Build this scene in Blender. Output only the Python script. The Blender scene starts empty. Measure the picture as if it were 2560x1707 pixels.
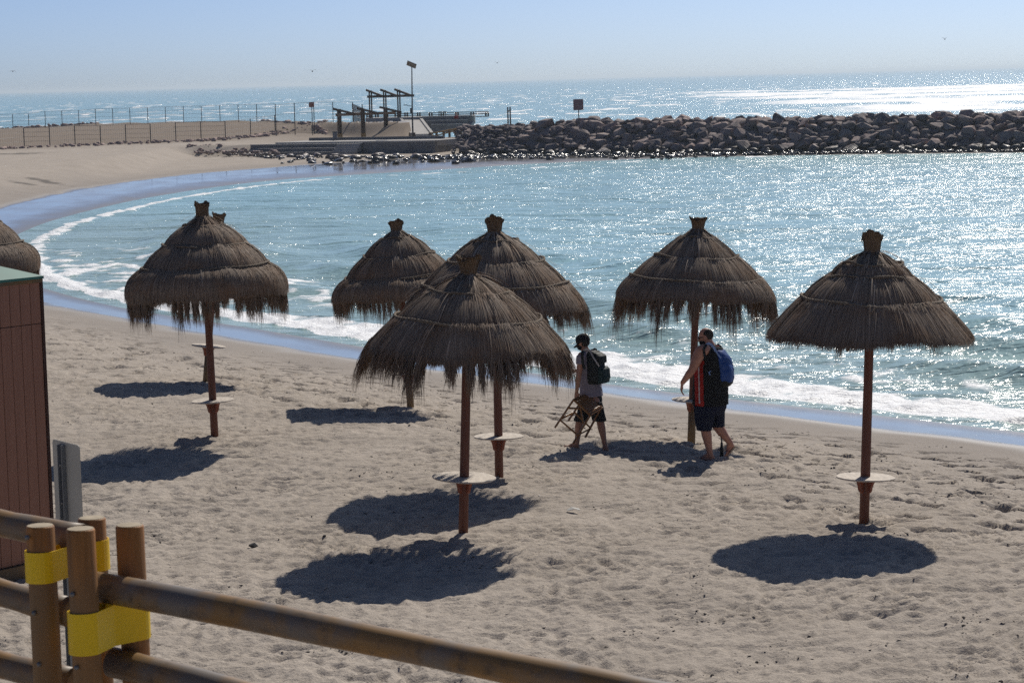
import bpy, bmesh, math, random
import numpy as np
from mathutils import Vector, Matrix

random.seed(7)
RNG = np.random.default_rng(11)
SC = bpy.context.scene
COL = SC.collection

# ------------------------------------------------------------------ camera
FPX, IW, IH, HC = 6000.0, 2560.0, 1707.0, 6.8      # focal length in photo pixels, photo size, eye height over the water
ROLL = math.radians(1.43)
PITCH = math.atan((IH / 2 - 199.3) * math.cos(ROLL) / FPX)
_R0 = Vector((1, 0, 0)); _U0 = Vector((0, math.sin(PITCH), math.cos(PITCH)))
CF = Vector((0, math.cos(PITCH), -math.sin(PITCH)))
CR = _R0 * math.cos(ROLL) - _U0 * math.sin(ROLL)
CU = _R0 * math.sin(ROLL) + _U0 * math.cos(ROLL)
CAMP = Vector((0, 0, HC))
cd = bpy.data.cameras.new('camera')
cam = bpy.data.objects.new('camera', cd); COL.objects.link(cam)
M = Matrix.Identity(4)
for i in range(3):
    M[i][0] = CR[i]; M[i][1] = CU[i]; M[i][2] = -CF[i]; M[i][3] = CAMP[i]
cam.matrix_world = M
cd.sensor_width = 36.0
cd.lens = FPX / IW * 36.0
cd.clip_start = 0.3
cd.clip_end = 120000
cd.dof.use_dof = True
cd.dof.focus_distance = 33.0
cd.dof.aperture_fstop = 11.0
SC.camera = cam

# ------------------------------------------------------------------ light
SUN_EL, SUN_AZ = math.radians(43.0), math.radians(21.5)    # azimuth from +Y towards +X
SUN_DIR = Vector((math.sin(SUN_AZ) * math.cos(SUN_EL), math.cos(SUN_AZ) * math.cos(SUN_EL), math.sin(SUN_EL)))
w = bpy.data.worlds.new('World'); SC.world = w; w.use_nodes = True
nt = w.node_tree
bg = nt.nodes['Background']
sky = nt.nodes.new('ShaderNodeTexSky'); sky.sky_type = 'NISHITA'
sky.sun_disc = False
sky.sun_elevation = SUN_EL; sky.sun_rotation = SUN_AZ
sky.altitude = 0; sky.air_density = 0.3; sky.dust_density = 1.0; sky.ozone_density = 2.5
tint = nt.nodes.new('ShaderNodeMix'); tint.data_type = 'RGBA'; tint.blend_type = 'MULTIPLY'; tint.inputs[0].default_value = 1.0
tint.inputs[7].default_value = (0.75, 0.93, 1.10, 1)      # clear maritime air
nt.links.new(sky.outputs[0], tint.inputs[6]); nt.links.new(tint.outputs[2], bg.inputs[0]); bg.inputs[1].default_value = 0.088
sd = bpy.data.lights.new('sun', 'SUN'); sd.energy = 3.95; sd.angle = math.radians(0.53); sd.color = (1.0, 0.93, 0.83)
sun = bpy.data.objects.new('sun', sd); COL.objects.link(sun)
sun.rotation_euler = SUN_DIR.to_track_quat('Z', 'Y').to_euler()
SC.view_settings.view_transform = 'Standard'; SC.view_settings.look = 'None'
SC.view_settings.exposure = 0.0; SC.view_settings.gamma = 1.0
SC.view_settings.use_curve_mapping = False
SC.render.engine = 'CYCLES'
SC.cycles.use_denoising = False
SC.cycles.max_bounces = 6; SC.cycles.diffuse_bounces = 4; SC.cycles.glossy_bounces = 3
SC.cycles.sample_clamp_indirect = 4.0
SC.cycles.use_adaptive_sampling = False

# ------------------------------------------------------------------ helpers
def ray(x, y):
    return CF + CR * ((x - IW / 2) / FPX) - CU * ((y - IH / 2) / FPX)
def at_z(x, y, z):
    d = ray(x, y); return CAMP + d * ((z - HC) / d.z)
def at_y(x, y, Y):
    d = ray(x, y); return CAMP + d * (Y / d.y)
def px_size(Y):
    return Y / FPX            # metres per photo pixel at depth Y

def tag(o, label=None, cat=None, group=None, kind=None):
    if label: o['label'] = label
    if cat: o['category'] = cat
    if group: o['group'] = group
    if kind: o['kind'] = kind
    return o
def empty(name, loc=(0, 0, 0), label=None, cat=None, group=None):
    o = bpy.data.objects.new(name, None); COL.objects.link(o)
    o.location = loc; o.empty_display_size = 0.2
    return tag(o, label, cat, group)
def link(name, me, mat=None, parent=None, loc=None, smooth=False):
    o = bpy.data.objects.new(name, me); COL.objects.link(o)
    if mat is not None and len(me.materials) == 0: me.materials.append(mat)
    if parent is not None: o.parent = parent
    if loc is not None: o.location = loc
    if smooth:
        me.polygons.foreach_set('use_smooth', np.ones(len(me.polygons), bool))
    return o
def mesh_np(name, V, Fq, attrs=None):
    me = bpy.data.meshes.new(name)
    V = np.asarray(V, np.float32); Fq = np.asarray(Fq, np.int32)
    k = Fq.shape[1]
    me.vertices.add(len(V)); me.vertices.foreach_set('co', V.ravel())
    me.loops.add(Fq.size); me.loops.foreach_set('vertex_index', Fq.ravel())
    me.polygons.add(len(Fq)); me.polygons.foreach_set('loop_start', np.arange(0, Fq.size, k, dtype=np.int32))
    if attrs:
        for n, a in attrs.items():
            at = me.attributes.new(n, 'FLOAT', 'POINT'); at.data.foreach_set('value', np.asarray(a, np.float32))
    me.update(calc_edges=True)
    me.validate()
    return me

class MB:
    """collects simple solids into one mesh"""
    def __init__(s): s.v = []; s.f = []
    def add(s, V, Fs):
        o = len(s.v); s.v += [tuple(p) for p in V]; s.f += [tuple(i + o for i in f) for f in Fs]; return s
    def box(s, c, d, rot=None):
        hx, hy, hz = d[0] / 2, d[1] / 2, d[2] / 2
        V = [Vector((x, y, z)) for z in (-hz, hz) for y in (-hy, hy) for x in (-hx, hx)]
        if rot is not None: V = [rot @ p for p in V]
        V = [p + Vector(c) for p in V]
        return s.add(V, [(0, 2, 3, 1), (4, 5, 7, 6), (0, 1, 5, 4), (2, 6, 7, 3), (0, 4, 6, 2), (1, 3, 7, 5)])
    def bar(s, a, b, wd, hd, up=(0, 0, 1)):
        a = Vector(a); b = Vector(b); d = b - a; L = d.length; z = d.normalized()
        u = Vector(up)
        x = u.cross(z)
        if x.length < 1e-4: x = Vector((1, 0, 0)).cross(z)
        x.normalize(); y = z.cross(x)
        R = Matrix((x, y, z)).transposed()
        return s.box((a + b) / 2, (wd, hd, L), R)
    def tube(s, pts, rad, n=10, cap=True):
        pts = [Vector(p) for p in pts]
        if not hasattr(rad, '__len__'): rad = [rad] * len(pts)
        o = len(s.v); px = None
        for i, p in enumerate(pts):
            t = (pts[min(i + 1, len(pts) - 1)] - pts[max(i - 1, 0)]).normalized()
            if px is None:
                px = Vector((0, 0, 1)).cross(t)
                if px.length < 0.05: px = Vector((1, 0, 0))
                px.normalize()
            px = (px - t * px.dot(t)).normalized(); py = t.cross(px)
            for k in range(n):
                a = 2 * math.pi * k / n
                s.v.append(tuple(p + (px * math.cos(a) + py * math.sin(a)) * rad[i]))
        for i in range(len(pts) - 1):
            for k in range(n):
                k2 = (k + 1) % n
                s.f.append((o + i * n + k, o + i * n + k2, o + (i + 1) * n + k2, o + (i + 1) * n + k))
        if cap:
            s.f.append(tuple(o + k for k in range(n - 1, -1, -1)))
            e = o + (len(pts) - 1) * n
            s.f.append(tuple(e + k for k in range(n)))
        return s
    def capsule(s, a, b, ra, rb, n=12, m=4):
        a = Vector(a); b = Vector(b); d = b - a
        t = d.normalized() if d.length > 1e-6 else Vector((0, 0, 1))
        pts = []; rad = []
        for i in range(m + 1):
            q = math.pi / 2 * i / m
            pts.append(a - t * (ra * math.cos(q))); rad.append(max(ra * math.sin(q), 1e-4))
        for i in range(m + 1):
            q = math.pi / 2 * i / m
            pts.append(b + t * (rb * math.sin(q))); rad.append(max(rb * math.cos(q), 1e-4))
        return s.tube2(pts, rad, t, n)
    def tube2(s, pts, rad, t, n):
        x = Vector((0, 0, 1)).cross(t)
        if x.length < 0.05: x = Vector((1, 0, 0)).cross(t)
        x.normalize(); y = t.cross(x); o = len(s.v)
        for p, r in zip(pts, rad):
            for k in range(n):
                a = 2 * math.pi * k / n
                s.v.append(tuple(p + (x * math.cos(a) + y * math.sin(a)) * r))
        for i in range(len(pts) - 1):
            for k in range(n):
                k2 = (k + 1) % n
                s.f.append((o + i * n + k, o + i * n + k2, o + (i + 1) * n + k2, o + (i + 1) * n + k))
        s.f.append(tuple(o + k for k in range(n - 1, -1, -1)))
        e = o + (len(pts) - 1) * n
        s.f.append(tuple(e + k for k in range(n)))
        return s
    def ell(s, c, r, rot=None, n=16, m=10):
        c = Vector(c); o = len(s.v)
        for i in range(m + 1):
            q = math.pi * i / m
            for k in range(n):
                a = 2 * math.pi * k / n
                p = Vector((r[0] * math.sin(q) * math.cos(a), r[1] * math.sin(q) * math.sin(a), r[2] * math.cos(q)))
                if rot is not None: p = rot @ p
                s.v.append(tuple(c + p))
        for i in range(m):
            for k in range(n):
                k2 = (k + 1) % n
                s.f.append((o + i * n + k, o + (i + 1) * n + k, o + (i + 1) * n + k2, o + i * n + k2))
        return s
    def lathe(s, prof, n=24, c=(0, 0, 0)):
        c = Vector(c); o = len(s.v)
        for r, z in prof:
            for k in range(n):
                a = 2 * math.pi * k / n
                s.v.append((c.x + r * math.cos(a), c.y + r * math.sin(a), c.z + z))
        for i in range(len(prof) - 1):
            for k in range(n):
                k2 = (k + 1) % n
                s.f.append((o + i * n + k, o + i * n + k2, o + (i + 1) * n + k2, o + (i + 1) * n + k))
        return s
    def mesh(s, name):
        me = bpy.data.meshes.new(name); me.from_pydata(s.v, [], s.f); me.update(); return me
    def build(s, name, mat, parent=None, loc=None, smooth=False, bevel=0):
        o = link(name, s.mesh(name), mat, parent, loc, smooth)
        if bevel:
            b = o.modifiers.new('bevel', 'BEVEL'); b.width = bevel; b.segments = 2; b.limit_method = 'ANGLE'
        return o

# value / gradient noise -----------------------------------------------------
def _hash(ix, iy, seed):
    h = (ix.astype(np.int64) * 374761393 + iy.astype(np.int64) * 668265263 + seed * 974634777) & 0xffffffff
    h = ((h ^ (h >> 13)) * 1274126177) & 0xffffffff
    return (h ^ (h >> 16)) & 0xffff
def pn(x, y, seed=0):
    x = np.asarray(x, float); y = np.asarray(y, float)
    xi = np.floor(x); yi = np.floor(y); fx = x - xi; fy = y - yi
    u = fx * fx * fx * (fx * (fx * 6 - 15) + 10); v = fy * fy * fy * (fy * (fy * 6 - 15) + 10)
    def g(dx, dy):
        a = _hash(xi + dx, yi + dy, seed) * (2 * math.pi / 65536)
        return np.cos(a) * (fx - dx) + np.sin(a) * (fy - dy)
    a = g(0, 0) * (1 - u) + g(1, 0) * u; b = g(0, 1) * (1 - u) + g(1, 1) * u
    return (a * (1 - v) + b * v) * 1.5
def fbm(x, y, seed=0, o=3):
    s = 0; a = 1
    for i in range(o):
        s = s + a * pn(x * 2 ** i, y * 2 ** i, seed + i * 17); a *= 0.5
    return s
def sst(a, b, x):
    t = np.clip((x - a) / (b - a), 0, 1); return t * t * (3 - 2 * t)
def poly_dist(px, py, P):
    d = np.full(np.shape(px), 1e9)
    for (ax, ay), (bx, by) in zip(P[:-1], P[1:]):
        vx, vy = bx - ax, by - ay
        t = np.clip(((px - ax) * vx + (py - ay) * vy) / (vx * vx + vy * vy), 0, 1)
        d = np.minimum(d, np.hypot(px - ax - t * vx, py - ay - t * vy))
    return d
def in_poly(px, py, P):
    r = np.zeros(np.shape(px), bool)
    n = len(P)
    for i in range(n):
        ax, ay = P[i]; bx, by = P[(i + 1) % n]
        if ay == by: continue
        c = ((ay > py) != (by > py)) & (px < (bx - ax) * (py - ay) / (by - ay) + ax)
        r ^= c
    return r
def smooth_line(P, n=4):
    P = [np.array(p, float) for p in P]
    out = []
    for i in range(len(P) - 1):
        p0 = P[max(i - 1, 0)]; p1 = P[i]; p2 = P[i + 1]; p3 = P[min(i + 2, len(P) - 1)]
        for k in range(n):
            t = k / n
            out.append(tuple(0.5 * ((2 * p1) + (-p0 + p2) * t + (2 * p0 - 5 * p1 + 4 * p2 - p3) * t * t + (-p0 + 3 * p1 - 3 * p2 + p3) * t ** 3)))
    out.append(tuple(P[-1])); return out

# ------------------------------------------------------------------ materials
MATS = {}
class NB:
    def __init__(s, name):
        s.m = bpy.data.materials.new(name); s.m.use_nodes = True; s.t = s.m.node_tree
        s.b = s.t.nodes['Principled BSDF']
    def n(s, typ, **kw):
        x = s.t.nodes.new(typ)
        for k, v in kw.items():
            if hasattr(x, k) and not isinstance(v, dict): setattr(x, k, v)
        return x
    def l(s, a, b): s.t.links.new(a, b)
    def noise(s, scale, detail=3, rough=0.55, vec=None, dist=0.0):
        x = s.n('ShaderNodeTexNoise'); x.inputs['Scale'].default_value = scale; x.inputs['Detail'].default_value = detail
        x.inputs['Roughness'].default_value = rough; x.inputs['Distortion'].default_value = dist
        if vec is not None: s.l(vec, x.inputs['Vector'])
        return x
    def ramp(s, fac, stops):
        r = s.n('ShaderNodeValToRGB'); e = r.color_ramp.elements
        while len(e) < len(stops): e.new(0.5)
        for q, (p, c) in zip(e, stops):
            q.position = p; q.color = (c[0], c[1], c[2], 1) if hasattr(c, '__len__') else (c, c, c, 1)
        s.l(fac, r.inputs[0]); return r
    def mix(s, fac, a, b):
        x = s.n('ShaderNodeMix', data_type='RGBA')
        for sock, v in ((0, fac), (6, a), (7, b)):
            if hasattr(v, 'is_linked'): s.l(v, x.inputs[sock])
            elif sock == 0: x.inputs[0].default_value = v
            else: x.inputs[sock].default_value = (v[0], v[1], v[2], 1)
        return x.outputs[2]
    def math(s, op, a, b=None, clamp=False):
        x = s.n('ShaderNodeMath', operation=op); x.use_clamp = clamp
        for i, v in enumerate((a, b)):
            if v is None: continue
            if hasattr(v, 'is_linked'): s.l(v, x.inputs[i])
            else: x.inputs[i].default_value = v
        return x.outputs[0]
    def attr(s, name):
        x = s.n('ShaderNodeAttribute'); x.attribute_name = name; return x
    def pos(s, scale=None, obj=False):
        g = s.n('ShaderNodeTexCoord').outputs['Object'] if obj else s.n('ShaderNodeNewGeometry').outputs['Position']
        if scale is None: return g
        m = s.n('ShaderNodeMapping'); m.inputs['Scale'].default_value = scale; s.l(g, m.inputs['Vector']); return m.outputs[0]
    def bump(s, h, strength, dist, normal=None):
        x = s.n('ShaderNodeBump'); x.inputs['Strength'].default_value = strength; x.inputs['Distance'].default_value = dist
        s.l(h, x.inputs['Height'])
        if normal is not None: s.l(normal, x.inputs['Normal'])
        return x.outputs[0]
    def set(s, **kw):
        for k, v in kw.items():
            k = k.replace('_', ' ')
            if hasattr(v, 'is_linked'): s.l(v, s.b.inputs[k])
            elif hasattr(v, '__len__'): s.b.inputs[k].default_value = (*v[:3], 1)
            else: s.b.inputs[k].default_value = v
        return s.m
def plain(name, col, rough=0.7, var=0.25, scale=6.0, metal=0.0, spec=0.4, stretch=(1, 1, 1), bump=0.0, obj=True):
    """a base colour with mottling, and a little relief"""
    b = NB(name)
    nz = b.noise(scale, 5, 0.6, b.pos(stretch, obj))
    lo = [c * (1 - var) for c in col]; hi = [min(1, c * (1 + var)) for c in col]
    r = b.ramp(nz.outputs[0], [(0.3, lo), (0.7, hi)])
    b.set(Base_Color=r.outputs[0], Roughness=rough, Metallic=metal, Specular_IOR_Level=spec)
    if bump: b.set(Normal=b.bump(nz.outputs[0], 0.6, bump))
    return b.m

# ------------------------------------------------------------------ ground: bay beach, spit, embankment
S_LINE = smooth_line([(90, -90), (40, 2), (18, 34), (9.6, 44.9), (7.2, 47.7), (4.8, 50.3), (2.2, 53.5), (-3.1, 61.5), (-7.1, 67.9),
          (-12, 75.3), (-16.8, 85.5), (-19.8, 95), (-21.5, 105), (-22.6, 116), (-22.7, 129), (-20.8, 149.5), (-17, 165),
          (-13.5, 172.5), (-8.5, 177), (-2, 182), (6, 190), (14, 196), (24, 196), (41, 189), (80, 172), (160, 140)])
W_LINE = smooth_line([(84, -94), (34, -4), (14.5, 33), (9.0, 42.0), (6.7, 44.6), (4.5, 47.4), (2.0, 50.5), (-3.7, 57.9), (-6.5, 62.2),
          (-11.1, 69.6), (-14.9, 76.1), (-20, 88), (-24.5, 102), (-27.6, 118), (-29.2, 138), (-29.1, 153.5), (-28, 169),
          (-25.3, 182.5), (-22.9, 189.5), (-18.8, 197.2), (-14.5, 204), (-8, 211), (3, 213), (14, 209), (26, 203), (42, 196), (82, 180), (160, 146)])
C_PTS = [(160, 170), (82, 192), (42, 204), (12, 226), (8, 240), (-10.6, 240.7), (-15.5, 252), (-27, 305), (-36, 330), (-46, 353), (-63, 371), (-90, 372), (-200, 420), (-900, 520)]
F_PTS = [(-900, 120), (-200, 180), (-90, 222), (-50.4, 239.3), (-46.7, 246), (-41.8, 247.6), (-37, 250), (-32.3, 254.5), (-28.2, 265.3),
         (-25.5, 276), (-21, 268), (-15.5, 245), (-12.5, 231.5), (-9.6, 230.5)]
C_LINE = [p for p in C_PTS]
LAND_S = S_LINE + C_PTS + [(-900, -200), (90, -200)]
LAND_W = W_LINE + C_PTS + [(-900, -200), (84, -200)]
C_FC = [(-9.6, 240.7)] + [p for p in C_PTS if p[0] <= -10]
FC = F_PTS + C_FC
def ground(x, y, relief=True):
    x = np.asarray(x, float); y = np.asarray(y, float)
    dS = poly_dist(x, y, S_LINE); dW = poly_dist(x, y, W_LINE); dC = poly_dist(x, y, C_PTS)
    inS = in_poly(x, y, LAND_S); inW = in_poly(x, y, LAND_W); inF = in_poly(x, y, FC)
    g = np.interp(dW, [0, 3, 6, 9, 11.5, 13.5, 17, 26, 60], [0, 0.3, 0.66, 1.04, 1.20, 1.20, 1.10, 1.08, 1.2])
    yb = 224.5 + np.maximum(0, -(x + 13.4)) * 0.28
    fac = 1 - 0.87 * sst(-33, -29, x) * (1 - sst(yb, yb + 1.5, y)) * sst(150, 190, y)
    z = np.where(inW, 0.14 + g * fac, np.where(inS, 0.14 * dS / (dS + dW + 1e-6), -np.minimum(0.12 * dS, 2.5)))
    dF = poly_dist(x, y, F_PTS); dC2 = poly_dist(x, y, C_FC)
    zC = np.interp(x, [-200, -76, -63, -46, -36, -27, -15.5, -10.6], [1.35, 1.35, 1.6, 1.9, 2.1, 2.2, 2.85, 3.0])
    t = dF / (dF + dC2 + 1e-6)
    z = np.where(inF, 1.3 + (zC - 1.3) * np.where(x > -20, sst(0, 1, t), t), z)
    out = (~inS) & (dC < dS)
    z = np.where(out, np.maximum(np.where(x < -9.6, zC, 1.2 * (x < 9)) - 0.7 * dC, -3), z)
    # embankment below the viewpoint
    z = z + sst(17.5, 10.5, y) * 2.2 + sst(9, 1, y) * 1.2
    if relief:
        dry = np.where(inW, sst(2.5, 8, dW), 0) * (y < 130)
        near = sst(110, 60, y)
        n1 = pn(x / 0.31, y / 0.29, 3); n2 = pn(x / 0.15 + 9, y / 0.15, 5); n0 = pn(x / 1.4, y / 1.3, 8)
        nm = 0.5 + 0.5 * np.clip(pn(x / 3.1, y / 2.6, 21) * 1.6, -1, 1)
        wx = x + 0.16 * pn(x / 0.8, y / 0.8, 14); wy_ = y + 0.16 * pn(x / 0.8 + 40, y / 0.8, 15)
        n1 = pn(wx / 0.23, wy_ / 0.23, 3); n6 = pn(wx / 0.62 + 3, wy_ / 0.5, 6); m6 = sst(-0.2, 0.35, pn(x / 1.9, y / 1.7, 16))
        rel = (0.5 - np.abs(n1) * 1.25) * 0.066 * (0.6 + 0.6 * m6) + (0.5 - np.abs(n6) * 1.3) * 0.040 * (1.15 - 0.7 * m6) + (0.4 - np.abs(n2)) * 0.034 + n0 * 0.05
        z = z + rel * dry * near * (0.7 + 0.5 * nm)
        # trampled fringe: separate foot prints and kicked-up clods on firm sand
        fr = np.where(inW, sst(1.5, 4.5, dW) * sst(13, 7, dW), 0) * near
        f1 = pn(x / 0.55 + 31, y / 0.42, 31)
        z = z + fr * (-0.16 * sst(0.24, 0.42, f1) + 0.035 * sst(0.3, 0.6, pn(x / 0.3, y / 0.3, 41)))
        # far beach: broad undulation
        far = sst(95, 140, y)
        z = z + far * np.where(inW, sst(4, 14, dW), 0) * 0.07 * fbm(x / 5.0, y / 9.0, 61, 3)
        z = z + np.where(inF, 0.10 * fbm(x / 4, y / 8, 63, 3), 0)
    return z, dS, dW, inS, inW, inF
def gz(x, y):
    return float(ground(np.array([x]), np.array([y]))[0][0])
def gz_flat(x, y):
    return float(ground(np.array([x]), np.array([y]), False)[0][0])
def on_ground(px, py, it=14):
    z = 1.2
    for _ in range(it):
        p = at_z(px, py, z); z = 0.5 * z + 0.5 * gz_flat(p.x, p.y)
    p = at_z(px, py, z); return Vector((p.x, p.y, gz_flat(p.x, p.y)))
def on_ground_many(PX, PY, it=8):
    PX = np.asarray(PX, float); PY = np.asarray(PY, float)
    a = (PX - IW / 2) / FPX; c = (PY - IH / 2) / FPX
    D = np.array(CF)[None] + a[:, None] * np.array(CR)[None] - c[:, None] * np.array(CU)[None]
    z = np.full(len(PX), 0.8)
    for _ in range(it):
        P = np.array(CAMP)[None] + D * ((z - HC) / D[:, 2])[:, None]
        z = 0.5 * z + 0.5 * ground(P[:, 0], P[:, 1], False)[0]
    return [Vector((p[0], p[1], q)) for p, q in zip(P, z)]
def drop_many(P, dz=0.0):
    z = ground(np.array([p[0] for p in P]), np.array([p[1] for p in P]), False)[0]
    return [Vector((p[0], p[1], q + dz)) for p, q in zip(P, z)]

def quads(nr, nc):
    i = np.arange(nr - 1)[:, None] * nc + np.arange(nc - 1)[None]
    i = i.ravel(); return np.stack([i, i + 1, i + nc + 1, i + nc], 1)
def ystep(y0, y1, f):
    ys = [y0]
    while ys[-1] < y1: ys.append(ys[-1] + f(ys[-1]))
    return np.array(ys)

gy = ystep(-80, 700, lambda y: 5 if y < 0 else (0.6 if y < 19 else (0.042 if y < 32 else (0.042 + (y - 32) * 0.0035 if y < 120 else min(0.36 + (y - 120) * 0.006, 20)))))
_s = 0.235 * np.maximum(gy, 18) + 1.2
_u = np.linspace(-1, 1, 400); _e = np.geomspace(1, 2000, 28)[1:] - 1
GX = np.stack([np.concatenate([-(ss + _e[::-1] * ss * 0.006), _u * ss, ss + _e * ss * 0.006]) for ss in _s])
GY = np.repeat(gy[:, None], GX.shape[1], 1)
GZ, dS, dW, inS, inW, inF = ground(GX, GY)
sheen = np.where(inW, 1.0, np.clip(dS / (dS + dW + 1e-6), 0, 1))
dark_streak = np.zeros_like(GX)  # darker streak patches on the far sand at the left
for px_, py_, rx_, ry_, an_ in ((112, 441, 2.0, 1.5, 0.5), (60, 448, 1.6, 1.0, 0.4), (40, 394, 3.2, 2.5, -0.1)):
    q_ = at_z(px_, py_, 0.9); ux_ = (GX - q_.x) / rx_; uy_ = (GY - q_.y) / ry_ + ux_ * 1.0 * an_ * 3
    dark_streak = np.maximum(dark_streak, sst(1.1, 0.3, np.hypot(ux_, uy_) + 0.5 * fbm(GX / 0.7, GY / 2.0, 77, 3)))
wet = np.where(inW, sst(1.5, -0.7, dW + 0.5 * pn(GX / 2.0, GY / 2.0, 71)), 1.0)
damp = np.where(inW, sst(7.5, 0.5, dW + 1.6 * pn(GX / 5, GY / 5, 72)), 1.0)
brown = np.where(inF | ((GY > 205) & inW & (GX > -24)), 1.0, 0.0)
brown = np.where(inW & ~inF & (GY > 140), sst(14, 1, poly_dist(GX, GY, F_PTS)) * 0.7, brown)
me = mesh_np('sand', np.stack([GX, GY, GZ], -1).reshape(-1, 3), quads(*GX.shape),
             dict(wet=wet.ravel(), damp=damp.ravel(), brown=brown.ravel(), sheen=sheen.ravel(), dark_streak=dark_streak.ravel()))
b = NB('sand_material')
P = b.pos()
n1 = b.noise(0.7, 5, 0.6, P); n2 = b.noise(60, 3, 0.7, P); n3 = b.noise(9, 4, 0.65, P); n4 = b.noise(260, 2, 0.6, P)
dry = b.ramp(n1.outputs[0], [(0.3, (0.385, 0.338, 0.288)), (0.7, (0.465, 0.410, 0.352))]).outputs[0]
speck = b.ramp(n2.outputs[0], [(0.34, 0.72), (0.5, 1.0), (0.72, 1.08)]).outputs[0]
mul = b.n('ShaderNodeMix', data_type='RGBA', blend_type='MULTIPLY'); mul.inputs[0].default_value = 1
b.l(dry, mul.inputs[6]); b.l(speck, mul.inputs[7])
bits = b.ramp(n3.outputs[0], [(0.27, 0.28), (0.36, 1.0)]).outputs[0]
mul2 = b.n('ShaderNodeMix', data_type='RGBA', blend_type='MULTIPLY'); mul2.inputs[0].default_value = 1
b.l(mul.outputs[2], mul2.inputs[6]); b.l(bits, mul2.inputs[7])
c = b.mix(b.attr('brown').outputs['Fac'], mul2.outputs[2], (0.235, 0.19, 0.15))
c = b.mix(b.math('MULTIPLY', b.attr('damp').outputs['Fac'], 0.55), c, (0.26, 0.235, 0.215))
c = b.mix(b.math('MULTIPLY', b.attr('dark_streak').outputs['Fac'], 0.8), c, (0.10, 0.09, 0.08))
c = b.mix(b.attr('wet').outputs['Fac'], c, (0.18, 0.165, 0.15))
wv = b.noise(0.5, 4, 0.6, b.pos((1.0, 0.5, 1.0)))
rg = b.ramp(b.attr('wet').outputs['Fac'], [(0.0, 0.92), (0.6, 0.4), (1.0, 0.0)]).outputs[0]
rg = b.math('ADD', rg, b.ramp(wv.outputs[0], [(0.38, 0.05), (0.62, 0.14)]).outputs[0])
rg = b.math('ADD', rg, b.ramp(b.attr('sheen').outputs['Fac'], [(0.15, 0.30), (0.65, 0.0)]).outputs[0], True)
sp = b.ramp(b.attr('wet').outputs['Fac'], [(0.0, 0.12), (1.0, 0.75)]).outputs[0]
n5 = b.noise(17, 4, 0.6, P)
grain = b.math('ADD', b.math('ADD', b.math('MULTIPLY', n2.outputs[0], 0.35), b.math('MULTIPLY', n4.outputs[0], 0.15)), b.math('MULTIPLY', n5.outputs[0], 1.3))
gr2 = b.math('MULTIPLY', grain, b.math('SUBTRACT', 1.0, b.attr('wet').outputs['Fac']))
b.set(Base_Color=c, Roughness=rg, Specular_IOR_Level=sp, Normal=b.bump(gr2, 0.8, 0.022))
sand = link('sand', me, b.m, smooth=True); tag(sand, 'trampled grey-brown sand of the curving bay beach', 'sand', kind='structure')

# ------------------------------------------------------------------ water
wy = ystep(20, 60000, lambda y: 0.6 if y < 40 else (0.0024 * y if y < 215 else (0.006 * y if y < 1200 else 0.05 * y)))
_s = 0.235 * np.maximum(wy, 30) + 1.5
_u = np.linspace(-1, 1, 300)
WX = np.stack([np.concatenate([-(ss + _e[::-1] * ss * 0.006), _u * ss, ss + _e * ss * 0.006]) for ss in _s])
WY = np.repeat(wy[:, None], WX.shape[1], 1)
dS = poly_dist(WX, WY, S_LINE); dC = poly_dist(WX, WY, C_PTS); inS = in_poly(WX, WY, LAND_S)
do = np.where(inS, -dS, dS)                       # metres out from the water's edge
bay = (dS < dC) | inS
al = pn(WX / 6, WY / 9, 81); al2 = pn(WX / 2.2, WY / 3.0, 82)
near = sst(130, 90, WY)
left = sst(66, 80, WY)
z = np.zeros_like(WX)
# swells standing up as they come in
for ctr, wd, h, sd_ in ((6.3, 0.9, 0.30, 91), (9.8, 1.1, 0.40, 92), (14.2, 1.4, 0.34, 93), (19.5, 1.8, 0.24, 94)):
    q = do - ctr - 0.9 * pn(WX / 11, WY / 14, sd_)
    asym = np.where(q < 0, wd * 0.75, wd * 1.5)
    amp = h * np.clip(0.55 + 0.9 * pn(WX / 7, WY / 9, sd_ + 20), 0.05, 1.2)
    z += np.where(bay, np.exp(-(q / asym) ** 2) * amp, 0) * near
def chop(X, Y, s):
    r = 0
    for k, (lam, amp, ang) in enumerate(((5.2, 0.030, 8), (3.1, 0.024, -14), (1.9, 0.018, 22), (1.25, 0.012, -5))):
        a = math.radians(ang); q = (X * math.sin(a) + Y * math.cos(a)) / lam * 2 * math.pi
        r = r + amp * np.sin(q + 2.2 * pn(X / (lam * 1.6), Y / (lam * 1.6), s + k)) * (0.6 + 0.8 * pn(X / (lam * 3), Y / (lam * 3), s + 30 + k))
    return r
cz = sst(0.5, 7, np.where(bay, do, 7))
z += chop(WX, WY, 101) * cz * sst(900, 300, WY)
sea = (~bay)
z += np.where(sea, 0.35 * np.maximum(0, pn(WX / 60, WY / 22, 111)) * sst(5, 60, dC), 0) * sst(3000, 1000, WY)
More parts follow.
